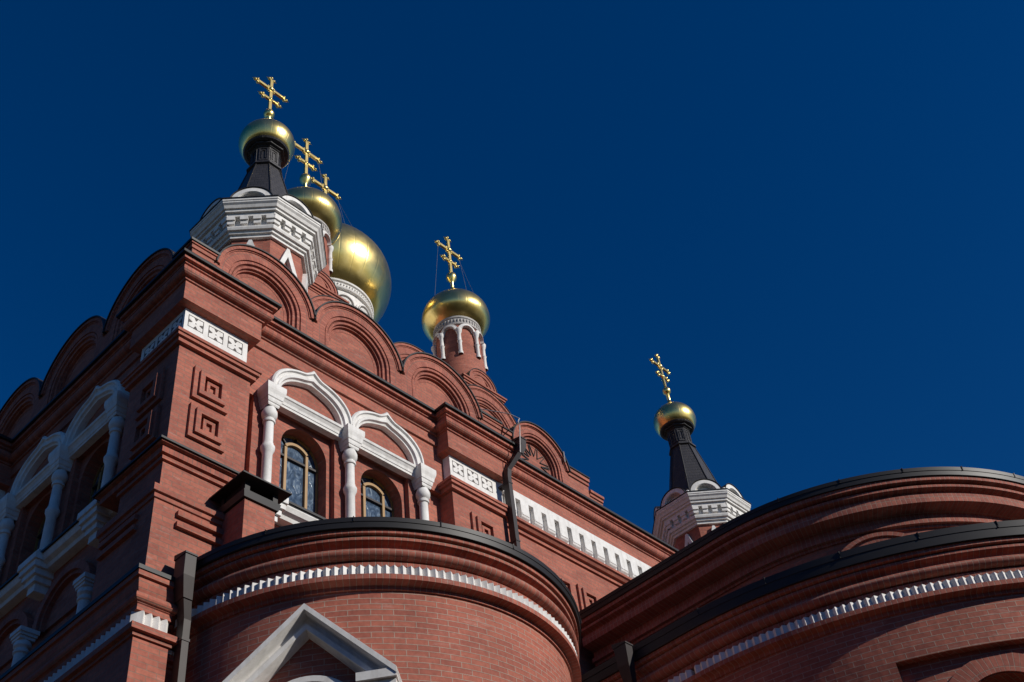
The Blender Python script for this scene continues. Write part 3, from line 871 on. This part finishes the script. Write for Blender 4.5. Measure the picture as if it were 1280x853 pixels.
def turret(c, lab):
    mb = MB()
    oct_loft(mb, c, [(1.0, 13.0), (1.0, 18.9)])
    tu = mb.build('corner_turret', BRICK, church, label=lab)
    # white hood gables over the narrow windows
    for k in range(8):
        F = Foct(c, k); a = 1.0 * math.cos(R(22.5))
        mb = MB()
        mb.prism(F, [(-.30, 17.85), (-.20, 17.85), (0, 18.47), (.20, 17.85), (.30, 17.85), (.03, 18.72), (-.03, 18.72)], a - .02, a + .09)
        h = mb.build('hood', WHITE, tu)
    mb = MB()
    oct_loft(mb, c, [(.9, 18.82), (1.07, 18.82), (1.07, 18.89), (1.12, 18.90), (1.13, 18.96), (1.18, 18.965), (1.20, 19.02), (1.20, 19.05), (1.14, 19.06), (1.14, 19.38), (1.9 - .58, 19.385), (1.32, 19.45), (1.36, 19.455), (1.39, 19.52), (1.43, 19.56), (1.435, 19.60), (1.45, 19.605), (1.45, 19.66), (.9, 19.67)])
    for k in range(8):
        F = Foct(c, k); a = math.cos(R(22.5))
        hw = 1.24 * math.sin(R(22.5))
        mb.prism(F, [(-hw - .02, 19.29), (hw + .02, 19.29), (hw + .02, 19.383), (-hw - .02, 19.383)], a * 1.10, a * 1.26)
        n_ = 4; sl = .10; wv = (2 * hw - 3 * sl) / 4
        x0 = -hw
        for j in range(n_):
            mb.prism(F, [(x0, 19.20), (x0 + wv, 19.20), (x0 + wv, 19.29), (x0, 19.29)], a * 1.10, a * 1.26)
            mb.prism(F, [(x0 + .01, 19.10), (x0 + wv - .01, 19.10), (x0 + wv - .01, 19.20), (x0 + .01, 19.20)], a * 1.10, a * 1.225)
            x0 += wv + sl
    co = mb.build('turret_cornice', WHITE, tu)
    mb = MB(); oct_loft(mb, c, [(.9, 19.672), (1.47, 19.662), (1.47, 19.685), (.9, 19.74)]); mb.build('turret_flashing', FLASH, tu)
    for k in range(8):
        F = Foct(c, k)
        mb = MB()
        D0, D1 = .98, 1.24
        pr = [(.43, D0), (.43, D1), (.31, D1 + .012), (.29, D1 - .02), (.29, D1 - .10), (.27, D1 - .10), (.27, D0)]
        rings = [[F(r * math.cos(t), d, 19.69 + r * .98 * math.sin(t)) for r, d in pr] for t in arc(0, PI, 20)]
        mb.loft(rings)
        mb.prism(F, [(.30 * math.cos(t), 19.69 + .30 * math.sin(t)) for t in arc(0, PI, 16)], D0, D1 - .14)
        lu = mb.build('lunette', WHITE, tu)
        mb = MB()
        rings = [[F(r * math.cos(t), d, 19.69 + r * math.sin(t)) for r, d in ((.432, D0 - .3), (.432, D1), (.445, D1 + .02), (.455, D1 + .02), (.455, D0 - .3))] for t in arc(0, PI, 20)]
        mb.loft(rings); mb.build('lunette_flashing', FLASH, lu)
    # small ball knobs on the cornice corners
    mb = MB()
    for p in octring(c, 1.33, 19.75): mb.ball(p, .055, 8, 6)
    mb.build('knob', WHITE, tu)
    mb = MB()
    prof = [(1.02, 19.72), (.84, 20.25), (.70, 20.75), (.58, 21.3), (.45, 21.85), (.365, 22.2)]
    oct_loft(mb, c, prof)
    mb.build('tent_roof', TENT, tu)
    mb = MB()
    for k in range(8):      # standing ridges
        pts = [(c[0] + r * 1.01 * math.cos(R(22.5 + 45 * k)), c[1] + r * 1.01 * math.sin(R(22.5 + 45 * k)), z) for r, z in prof]
        mb.tube(pts, .016, 6)
    mb.build('tent_ridge', FLASH, tu)
    mb = MB()
    oct_loft(mb, c, [(.37, 22.18), (.42, 22.20), (.42, 22.25), (.35, 22.28), (.335, 22.30), (.335, 22.86), (.37, 22.88), (.37, 22.90), (.44, 22.92), (.44, 22.955), (.30, 22.97)])
    mb.lathe([(.36, 22.96), (.44, 22.965), (.50, 22.99), (.53, 23.03), (.52, 23.05)], c, 40)
    for k in range(8):
        F = Foct(c, k); a = .34 * math.cos(R(22.5))
        for s0, s1, z0, z1 in ((-.10, -.075, 22.36, 22.82), (.075, .10, 22.36, 22.82), (-.075, .075, 22.36, 22.385), (-.075, .075, 22.795, 22.82), (-.05, -.035, 22.44, 22.74), (.035, .05, 22.44, 22.74), (-.035, .035, 22.725, 22.74)):
            mb.fbox(F, s0, s1, a - .02, a + .015, z0, z1)
    mb.build('neck', TENT, tu)
    Rm = .645
    onion(c, dome_prof(Rm, 23.36, .52, 23.03), tu)
    mb = MB(); mb.lathe([(.05, 24.15), (.06, 24.50), (.09, 24.53), (.13, 24.59), (.135, 24.65), (.11, 24.73), (.06, 24.78), (.045, 24.82)], c, 20); mb.build('finial_ball', GOLD, tu, smooth=True)
    ortho_cross(c, 24.78, 1.38, .80, .44, tu)
    return tu
turret((9.33, 13.72), 'near black-roofed corner turret with small gilded dome')
turret((24.65, 13.72), 'far black-roofed corner turret behind the great apse')

# ---- round domed cupolas
def cupola(c, Rm, zc, rd, zd0, zd1, big, lab, arm):
    mb = MB()
    mb.lathe([(rd * .94, zd0), (rd * .94, zd1)], c, 48)
    name = 'central_drum' if big else 'cupola_drum'
    cu = mb.build(name, WHITE if big else BRICK, church, smooth=30, uv=(c[0], c[1], rd), label=lab)
    H = zd1 - zd0
    # ring of arches on colonnettes
    n = 12 if big else 8
    for k in range(n):
        t0 = 2 * PI * (k + .5) / n
        mb = MB()
        hw = rd * math.tan(PI / n)
        def F(s, d, z, t0=t0):
            a = t0 + s / rd
            return (c[0] + (rd + d) * math.cos(a), c[1] + (rd + d) * math.sin(a), z)
        zs = zd0 + H * .62
        r1 = hw * .98; r0 = hw * (.70 if big else .60)
        for (ra, rb_, dd) in ((r1, r0 + .04, .03), (r0 + .03, r0, .07)):
            rings = [[F(r * math.cos(t), d, zs + r * math.sin(t)) for r, d in ((ra, -.08), (ra, dd), (rb_, dd), (rb_, -.08))] for t in arc(0, PI, 14)]
            mb.loft(rings)
        if big:
            for q in (.58, .46, .34, .22):
                rings = [[F(r * math.cos(t), d, zs + r * math.sin(t)) for r, d in ((hw * q, -.08), (hw * q, .02), (hw * (q - .09), .02), (hw * (q - .09), -.08))] for t in arc(0, PI, 12)]
                mb.loft(rings)
        mb.build('drum_arch', WHITE, cu)
        mb = MB()
        p = F(hw, .02, 0)
        w_ = .062 if not big else .035
        mb.lathe([(w_ * 1.3, zd0 + .02), (w_ * 1.3, zd0 + .12), (w_, zd0 + .14), (w_, zd0 + H * .3), (w_ * 1.35, zd0 + H * .33), (w_, zd0 + H * .36), (w_, zs - .16), (w_ * 1.4, zs - .12), (w_ * 1.7, zs - .02), (w_ * 1.7, zs + .03)], p[:2], 12)
        mb.build('colonnette', WHITE, cu, smooth=35)
    # carved crown ring: rope, bead row, flare to the dome
    mb = MB()
    zt = zd1
    prof = [(rd * .93, zt - .36), (rd * 1.0, zt - .35), (rd * 1.015, zt - .30), (rd * .985, zt - .27), (rd * .985, zt - .10), (rd * 1.02, zt - .08), (rd * 1.03, zt - .02), (rd * 1.0, zt + .02)]
    mb.lathe(prof, c, 64)
    nb = 46 if not big else 96
    for k in range(nb):
        t = 2 * PI * k / nb
        mb.ball((c[0] + rd * .995 * math.cos(t), c[1] + rd * .995 * math.sin(t), zt - .185), rd * 2.0 / nb, 6, 4, sz=2.2 if not big else 1.2)
    mb.build('carved_crown', GREYST if not big else WHITE, cu)
    onion(c, dome_prof(Rm, zc, rd * 1.0, zd1), cu)
    zt = zc + 1.36 * Rm
    return cu

def cupola_top(cu, c, zball, rball, zc0, h, bar, low, Rm, zdome):
    mb = MB(); mb.lathe([(.05, zdome), (.055, zball - rball * 1.6), (.09, zball - rball * 1.2), (rball * .9, zball - rball * .55), (rball, zball), (rball * .85, zball + rball * .6), (.07, zball + rball), (.05, zball + rball * 1.3)], c, 20); mb.build('finial_ball', GOLD, cu, smooth=True)
    ortho_cross(c, zc0, h, bar, low, cu)
    zb = zc0 + h * .68
    for sx in (-1, 1):
        mb = MB()
        mb.tube([(c[0] + sx * bar / 2, c[1], zb), (c[0] + sx * Rm * .80, c[1], zdome - .62 * Rm)], .0045, 5)
        mb.build('guy_wire', WIRE, cu)
    for sy in (-1,):
        mb = MB(); mb.tube([(c[0] + .4 * bar, c[1], zb), (c[0] + Rm * .75, c[1] + sy * Rm * .45, zdome - .75 * Rm)], .0045, 5); mb.build('guy_wire', WIRE, cu)

def pedestal(c, half, z0, z1, cu_z):
    mb = MB(); mb.box(c[0] - half, c[0] + half, c[1] - half, c[1] + half, z0, z1)
    p = mb.build('pedestal', BRICK, church)
    frames = [lambda s, d, z: (c[0] + s, c[1] - half - d, z), lambda s, d, z: (c[0] - half - d, c[1] + s, z), lambda s, d, z: (c[0] + s, c[1] + half + d, z), lambda s, d, z: (c[0] + half + d, c[1] + s, z)]
    mb = MB()
    prof = [(half * .5, z1 - .28), (half + .02, z1 - .28), (half + .02, z1 - .22), (half + .06, z1 - .21), (half + .06, z1 - .15), (half + .1, z1 - .14), (half + .1, z1 - .07), (half + .14, z1 - .06), (half + .14, z1), (half * .5, z1 + .01)]
    rings = []
    for sx, sy in ((-1, -1), (1, -1), (1, 1), (-1, 1)): rings.append([(c[0] + sx * r, c[1] + sy * r, z) for r, z in prof])
    mb.loft(rings, loop=True)
    mb.build('pedestal_cornice', BRICK, p)
    for F in frames:
        mb = MB()
        arch_mould(mb, F, 0.0, z1 + .1, z1 + .01, [(.58, -.3), (.58, .05), (.52, .05), (.51, .02), (.40, .02), (.39, -.01), (.33, -.01), (.32, -.05), (.25, -.06), (.25, -.3)], 22)
        k = mb.build('kokoshnik', SOLDIER, p, uv='own')
        mb = MB(); arch_mould(mb, F, 0.0, z1 + .1, z1 + .01, [(.582, -.31), (.582, .055), (.585, .07), (.605, .07), (.605, -.31)], 22); mb.build('kokoshnik_flashing', FLASH, k) if False else None
        mb.build('kokoshnik_flashing', FLASH, p)
        mb = MB(); mb.prism(F, [(.33 * math.cos(t), z1 + .1 + .33 * math.sin(t)) for t in arc(0, PI, 14)] + [(-.33, z1), (.33, z1)], -.28, -.06); mb.build('tympanum', BRICK, p)
    # conical brick skirt up to the drum
    mb = MB(); mb.lathe([(half * 1.0, z1 + .02), (.80, z1 + .75), (.76, cu_z)], c, 32); mb.build('skirt', BRICK, p, smooth=True, uv=(c[0], c[1], .8))
    return p

CA = (20.21, 18.2); CB = (13.89, 18.2); CC = (17.05, 21.15)
for c, lab, dz in ((CA, 'far gilded cupola on an arcaded red and white drum', 0.0), (CB, 'gilded cupola partly behind the near corner turret', 0.0)):
    pedestal(c, .80, 22.0, 24.80, 26.3)
    cu = cupola(c, 1.13, 28.42, .76, 26.10, 27.88, False, lab, 1.3)
    cupola_top(cu, c, 30.60, .19, 30.78, 1.86, 1.0, .55, 1.13, 29.70)
mb = MB(); mb.lathe([(2.3, 22.5), (2.3, 25.6), (1.95, 26.35)], CC, 48); mb.build('drum_base', BRICK, church, smooth=30, uv=(CC[0], CC[1], 2.3))
cu = cupola(CC, 2.27, 30.42, 1.60, 26.3, 29.02, True, 'large central gilded dome on a white carved drum', 1.4)
cupola_top(cu, CC, 34.15, .24, 34.35, 2.15, 1.15, .65, 2.27, 32.8)
# ---- the two apses
def apse_profile(o):
    """brick eaves below the metal fascia, o = wall offset (radius of the fascia bottom - 2.76)"""
    p = [(2.2, 7.18), (2.575, 7.18), (2.575, 7.225), (2.60, 7.235), (2.68, 7.245), (2.68, 7.305), (2.54, 7.312), (2.54, 7.432), (2.60, 7.437), (2.615, 7.445), (2.615, 7.495), (2.575, 7.50), (2.575, 7.515)]
    for t in arc(-PI / 2, PI / 2, 10): p.append((2.625 + .075 * math.cos(t), 7.585 + .06 * math.sin(t)))
    p += [(2.60, 7.65), (2.60, 7.69), (2.62, 7.71), (2.675, 7.725), (2.69, 7.735), (2.69, 7.77), (2.655, 7.775), (2.655, 7.785), (2.72, 7.795), (2.725, 7.80), (2.725, 7.85), (2.2, 7.85)]
    return [(r + o, z) for r, z in p]
def fascia(o, rin=2.2, h=0.0): return [(rin + o, 7.853), (2.735 + o, 7.853), (2.755 + o, 7.845), (2.76 + o, 7.85), (2.768 + o, 7.915 + h * .6), (2.776 + o, 7.918 + h * .6), (2.78 + o, 7.972 + h), (2.74 + o, 7.985 + h), (rin + o, 8.06 + h)]
SA = (8.70, 10.0)
mb = MB(); mb.lathe([(2.55, -1.6), (2.55, 7.2)], SA, 96)
apse = mb.build('side_apse', APSE_BRICK, church, smooth=30, uv=(SA[0], SA[1], 2.55), label='small round apse with white gabled window under the arcade')
mb = MB(); arc_mould(mb, SA, PI, 2 * PI, 72, apse_profile(0)); mb.build('eaves_moulding', APSE_SOLDIER, apse, uv='own', smooth=25)
mb = MB(); arc_mould(mb, SA, PI, 2 * PI, 72, fascia(0)); mb.build('fascia', FLASH, apse, smooth=25)
mb = MB()
for k in range(9):
    t = PI + PI * (k + .4) / 9
    pts = [(SA[0] + r * math.cos(t), SA[1] + r * math.sin(t), z) for r, z in ((2.778, 7.92), (2.786, 7.975), (2.7, 8.0), (2.2, 8.25))]
    mb.tube(pts, .007, 5)
mb.build('fascia_seam', FLASH, apse)
mb = MB(); mb.lathe([(2.72, 7.995), (1.3, 8.68), (.02, 9.25)], SA, 72); mb.build('apse_roof', ROOFM, apse, smooth=30)
mb = MB()
NT = 93
def apt(i, off):
    t = PI + PI * i / NT
    return (SA[0] + (2.625 + off) * math.cos(t), SA[1] + (2.625 + off) * math.sin(t))
dogtooth_path(apt, NT, .045, 7.31, 7.425, mb); mb.build('dogtooth_course', WHITE, apse)

# white gabled window on the small apse, facing 217.5 degrees; plus its two sisters further round
def gabled_window(az, parent):
    t = R(az); n_ = (math.cos(t), math.sin(t)); tg = (-n_[1], n_[0])
    def F(s, d, z): return (SA[0] + n_[0] * (2.55 + d) + tg[0] * s, SA[1] + n_[1] * (2.55 + d) + tg[1] * s, z)
    mb = MB()
    # raking cornice: stepped profile swept along the two rakes; prof (height below the top edge, depth)
    prof = [(0.0, -.35), (0.0, .25), (.05, .25), (.055, .20), (.058, .12), (.065, .095), (.11, .09), (.122, .105), (.128, .15), (.175, .145), (.182, .11), (.195, .05), (.195, -.35)]
    hw = .92; apex = 6.93; eave = 6.06
    k = (apex - eave) / hw; cosk = math.sqrt(1 + k * k)
    rings = []
    for s_ in (-hw, 0.0, hw):
        zt = apex - k * abs(s_)
        rings.append([F(s_ if s_ else 0.0, d, zt - h * cosk) for h, d in prof])
    mb.loft(rings)
    gw = mb.build('window_hood', WHITE, parent)
    for s_ in (-1, 1):
        mb = MB()
        a = s_ * .72
        def box(r, z0, z1, D): mb.fbox(F, a - r, a + r, -.3, D, z0, z1)
        box(.20, 5.965, 6.055, .24); box(.185, 5.88, 5.963, .20); box(.165, 5.80, 5.878, .18); box(.14, 5.70, 5.798, .16)
        mb.build('capital', WHITE, gw)
        mb = MB()
        p = F(s_ * .72, .04, 0); mb.lathe([(.10, 3.6), (.10, 5.7)], p[:2], 16)
        mb.build('colonnette', WHITE, gw, smooth=True)
    mb = MB()
    rings = [[F(r * math.cos(q), d, 5.70 + r * .9 * math.sin(q)) for r, d in ((.54, -.3), (.54, .10), (.47, .10), (.46, .06), (.42, .05), (.42, -.3))] for q in arc(0, PI, 24)]
    mb.loft(rings); mb.build('window_arch', WHITE, gw)
    mb = MB()
    mb.prism(F, [(-.43, 3.7)] + [(.43 * math.cos(q), 5.62 + .38 * math.sin(q)) for q in arc(PI, 0, 16)] + [(.43, 3.7)], -.05, .02); mb.build('pane', DARK, gw)
    return gw
gabled_window(217.5, apse); gabled_window(322.5, apse)

# great apse: lower tier, upper tier
MA = (17.05, 7.15)
OL = 5.49 - 2.76
def wall_sector(mb, c, r0, r1, a0, a1, z0, z1, n):
    prof = [(r0, z0), (r1, z0), (r1, z1), (r0, z1)]
    arc_mould(mb, c, a0, a1, n, prof)
mb = MB()
RW = 2.55 + OL
# upper belt of the wall, then piers between the sunken panels
stilted(mb, MA, 9.95, 90, [(RW - .3, 6.6), (RW, 6.6), (RW, 7.2), (RW - .3, 7.2)])
cuts = [(205.5, 229.5), (258, 282), (310.5, 334.5)]
prev = 180.0
for a, b in cuts + [(360, 360)]:
    wall_sector(mb, MA, RW - .3, RW, R(prev), R(a), -1.6, 6.6, max(4, int((a - prev) / 2))); prev = b
mb.box(MA[0] - RW, MA[0] - RW + .3, MA[1], 9.95, -1.6, 6.6); mb.box(MA[0] + RW - .3, MA[0] + RW, MA[1], 9.95, -1.6, 6.6)
# inner skin with arched windows
IR = RW - .12
def Fin(az):
    def F(s, d, z):
        a = R(az) + s / IR
        return (MA[0] + (IR + d) * math.cos(a), MA[1] + (IR + d) * math.sin(a), z)
    return F
for a, b in cuts:
    F = Fin((a + b) / 2); half = R((b - a) / 2) * IR + .05
    prev = None
    # columns of wall either side of and above the opening, built as vertical strips
    N = 36
    for i in range(N):
        s0 = -half + 2 * half * i / N; s1 = -half + 2 * half * (i + 1) / N; sm = (s0 + s1) / 2
        zb = -1.6
        if abs(sm) < .62:
            t0 = math.sqrt(max(0, .62 ** 2 - s0 ** 2)); t1 = math.sqrt(max(0, .62 ** 2 - s1 ** 2))
        else: t0 = t1 = None
        if t0 is None: mb.loft([[F(s0, -.4, -1.6), F(s1, -.4, -1.6), F(s1, 0, -1.6), F(s0, 0, -1.6)], [F(s0, -.4, 6.65), F(s1, -.4, 6.65), F(s1, 0, 6.65), F(s0, 0, 6.65)]])
        else: mb.loft([[F(s0, -.4, 5.66 + t0), F(s1, -.4, 5.66 + t1), F(s1, 0, 5.66 + t1), F(s0, 0, 5.66 + t0)], [F(s0, -.4, 6.65), F(s1, -.4, 6.65), F(s1, 0, 6.65), F(s0, 0, 6.65)]])
great = mb.build('great_apse', APSE_BRICK, church, uv=(MA[0], MA[1], RW), label='large two-tiered round apse, mostly in shade')
for a, b in cuts:
    F = Fin((a + b) / 2)
    mb = MB()
    rings = [[F(r * math.cos(q), d, 5.66 + r * math.sin(q)) for r, d in ((.86, -.1), (.86, .025), (.63, .025), (.63, -.1))] for q in arc(0, PI, 28)]
    mb.loft(rings); mb.build('window_arch', APSE_SOLDIER, great, uv='own')
    mb = MB(); mb.prism(F, [(-.66, 3.0)] + [(.66 * math.cos(q), 5.66 + .66 * math.sin(q)) for q in arc(PI, 0, 16)] + [(.66, 3.0)], -.36, -.30); mb.build('pane', DARK, great)
mb = MB(); stilted(mb, MA, 9.93, 100, apse_profile(OL)); mb.build('eaves_moulding', APSE_SOLDIER, great, uv='own', smooth=25)
mb = MB(); stilted(mb, MA, 9.93, 100, fascia(OL, h=.075)); mb.build('fascia', FLASH, great, smooth=25)
mb = MB()
for k in range(18):
    t = PI + PI * (k + .35) / 18
    pts = [(MA[0] + (r + OL) * math.cos(t), MA[1] + (r + OL) * math.sin(t), z) for r, z in ((2.778, 7.965), (2.788, 8.05), (2.7, 8.085), (2.2, 8.26))]
    mb.tube(pts, .009, 5)
mb.build('fascia_seam', FLASH, great)
mb = MB()
NL = int(PI * (2.6 + OL) / .094)
def mpt(i, off):
    t = PI + PI * i / NL
    return (MA[0] + (2.625 + OL + off) * math.cos(t), MA[1] + (2.625 + OL + off) * math.sin(t))
def mst(sx):
    def fn(i, off): return (MA[0] + sx * (2.625 + OL + off), 9.93 - i * .094)
    return fn
dogtooth_path(mpt, NL, .045, 7.31, 7.425, mb); dogtooth_path(mst(-1), 29, .045, 7.31, 7.425, mb); dogtooth_path(mst(1), 29, .045, 7.31, 7.425, mb)
mb.build('dogtooth_course', WHITE, great)
mb = MB()
stilted(mb, MA, 9.93, 80, [(3.5, 8.0), (5.42, 8.075), (3.5, 8.55)]); mb.build('lower_roof', ROOFM, great, smooth=30)
UC = (17.05, 7.2); UR = 3.60
mb = MB(); stilted(mb, UC, 9.93, 80, [(UR - .3, 8.0), (UR, 8.0), (UR, 9.45), (UR - .3, 9.45)])
upper = mb.build('upper_tier', BRICK, church, smooth=30, uv=(UC[0], UC[1], UR), label='upper tier of the large round apse')
mb = MB()
U0 = 3.72
stilted(mb, UC, 9.93, 90, [(UR - .2, 9.37), (UR + .03, 9.37), (UR + .03, 9.41), (UR + .085, 9.415), (UR + .085, 9.48), (UR + .02, 9.485), (UR + .02, 9.60), (UR + .07, 9.615), (U0 + .13, 9.635), (U0 + .14, 9.64), (U0 + .14, 9.775), (U0 + .10, 9.78), (U0 + .10, 9.81), (U0 + .11, 9.825), (U0 + .19, 9.84), (U0 + .205, 9.845), (U0 + .205, 9.885), (U0 + .15, 9.89), (U0 + .15, 9.925), (U0 + .245, 9.94), (U0 + .255, 9.935), (U0 + .255, 10.0), (UR - .2, 10.0)])
mb.build('upper_moulding', APSE_SOLDIER, upper, uv='own', smooth=25)
mb = MB(); stilted(mb, UC, 9.93, 90, [(U0 - .2, 10.003), (U0 + .26, 10.003), (U0 + .275, 9.995), (U0 + .28, 10.0), (U0 + .285, 10.07), (U0 + .293, 10.073), (U0 + .297, 10.13), (U0 + .25, 10.145), (U0 - .2, 10.24)]); mb.build('upper_fascia', FLASH, upper, smooth=25)
mb = MB()
for k in range(14):
    t = PI + PI * (k + .3) / 14
    pts = [(UC[0] + r * math.cos(t), UC[1] + r * math.sin(t), z) for r, z in ((U0 + .295, 10.075), (U0 + .304, 10.135), (U0 + .2, 10.17), (U0 - .3, 10.37))]
    mb.tube(pts, .009, 5)
mb.build('fascia_seam', FLASH, upper)
mb = MB(); stilted(mb, UC, 9.93, 60, [(.05, 10.16), (U0 + .22, 10.16), (.05, 11.5)]); mb.build('upper_roof', ROOFM, upper, smooth=30)
for az in (213.5, 251, 289, 326.5):
    def F(s, d, z, az=az):
        a = R(az) + s / UR
        return (UC[0] + (UR + d) * math.cos(a), UC[1] + (UR + d) * math.sin(a), z)
    mb = MB()
    rings = [[F(r * math.cos(q), d, 8.86 + r * .74 * math.sin(q)) for r, d in ((.70, -.1), (.70, .06), (.62, .06), (.61, .02), (.57, .02), (.56, .045), (.48, .04), (.48, -.1))] for q in arc(0, PI, 24)]
    mb.loft(rings); mb.build('hood_mould', APSE_SOLDIER, upper, uv='own')
    mb = MB(); mb.prism(F, [(-.44, 8.2)] + [(.44 * math.cos(q), 8.8 + .41 * math.sin(q)) for q in arc(PI, 0, 14)] + [(.44, 8.2)], -.04, .006); mb.build('upper_window', DARK, upper)

# ---- chimney on the small apse roof
mb = MB(); mb.box(6.42, 6.86, 9.38, 9.82, 7.9, 8.92)
ch = mb.build('chimney', BRICK, church, label='small brick chimney with black hipped cap')
mb = MB()
mb.loft([[(6.39, 9.35, 8.93), (6.89, 9.35, 8.93), (6.89, 9.85, 8.93), (6.39, 9.85, 8.93)], [(6.37, 9.33, 9.02), (6.91, 9.33, 9.02), (6.91, 9.87, 9.02), (6.37, 9.87, 9.02)]])
for x_, y_ in ((6.40, 9.36), (6.81, 9.36), (6.40, 9.77), (6.81, 9.77)): mb.box(x_, x_ + .07, y_, y_ + .07, 9.02, 9.17)
mb.box(6.42, 6.86, 9.45, 9.8, 9.02, 9.17)
mb.build('chimney_slab', FLASH, ch)
mb = MB()
x0, x1, y0, y1 = 6.28, 7.0, 9.24, 9.96
i = mb.add([(x0, y0, 9.17), (x1, y0, 9.17), (x1, y1, 9.17), (x0, y1, 9.17), (x0, y0, 9.19), (x1, y0, 9.19), (x1, y1, 9.19), (x0, y1, 9.19), (6.64, 9.6, 9.50)])
mb.face((i, i + 1, i + 2, i + 3))
for a in range(4):
    b = (a + 1) % 4
    mb.face((i + a, i + b, i + 4 + b, i + 4 + a)); mb.face((i + 4 + a, i + 4 + b, i + 8))
mb.build('chimney_cap', FLASH, ch)

# ---- downpipes
def downpipe(pts, lab):
    """square pipe through (x, y, z, half width); the first three points form the hopper"""
    def ring(x, y, z, h): return [(x - .7 * h, y - h, z), (x + .7 * h, y - h, z), (x + .7 * h, y + h, z), (x - .7 * h, y + h, z)]
    mb = MB(); mb.loft([ring(*p) for p in pts[2:]])
    dp = mb.build('downpipe', PIPE, church, label=lab)
    mb = MB()
    x, y, z, h = pts[0]
    mb.loft([ring(pts[2][0], pts[2][1], pts[2][2] - .02, pts[2][3] + .006), ring(*pts[1]), ring(x, y, z - .02, h), ring(x, y, z - .02, h + .012), [(x - .7 * h - .01, y - h - .012, z), (x + .7 * h + .01, y - h - .012, z), (x + .7 * h + .01, y + h + .012, z + .05), (x - .7 * h - .01, y + h + .012, z + .05)]])
    mb.build('hopper', PIPE, dp)
    x, y, z, h = pts[-2]
    zz = z - .12
    while zz > z - 4:
        mb = MB(); mb.box(x - .7 * h - .008, x + .7 * h + .008, y - h - .008, y + h + .12, zz - .016, zz + .016); mb.box(x + .7 * h + .008, x + .7 * h + .04, y - .012, y + .012, zz - .03, zz + .03)
        mb.build('pipe_clamp', PIPE, dp); zz -= 1.15
    return dp
downpipe([(5.85, 9.58, 7.95, .10), (5.85, 9.58, 7.66, .10), (5.90, 9.62, 7.44, .075), (5.965, 9.67, 7.22, .062), (5.965, 9.67, 7.1, .06), (5.965, 9.67, -1.5, .06)], 'brown downpipe between the corner pier and the small apse')
downpipe([(12.0, 9.66, 13.02, .095), (12.0, 9.66, 12.86, .09), (11.95, 9.68, 12.72, .07), (11.78, 9.82, 12.36, .062), (11.765, 9.83, 12.2, .06), (11.765, 9.83, 8.3, .06)], 'brown downpipe on the front wall beside the bracket frieze')
downpipe([(11.40, 7.95, 8.02, .10), (11.40, 7.95, 7.72, .09), (11.42, 7.95, 7.5, .06), (11.50, 7.95, 7.2, .055), (11.55, 7.95, 7.0, .055), (11.55, 7.95, -1.5, .055)], 'brown downpipe on the shaded side of the great apse')

# ---- cables
mb = MB(); mb.tube([(12.35, 9.86, 13.86), (12.0, 9.62, 13.42), (11.90, 9.52, 13.2), (11.84, 9.54, 12.6)], .010, 5)
mb.build('cable', CABLE, church)
mb = MB(); mb.tube([(11.9, 10.6, 14.4), (12.2, 9.95, 13.95), (12.35, 9.86, 13.86)], .008, 5); mb.build('cable', CABLE, church)
mb = MB(); mb.tube([(13.52, 9.9, 13.5), (13.50, 9.88, 13.72)], .012, 5); mb.build('cable', CABLE, church)
mb = MB(); mb.tube([(11.62, 8.75, 8.85), (11.42, 8.75, 8.2), (11.42, 8.75, 7.0), (11.45, 8.8, 3.0)], .014, 6); mb.build('cable', CABLE, church)
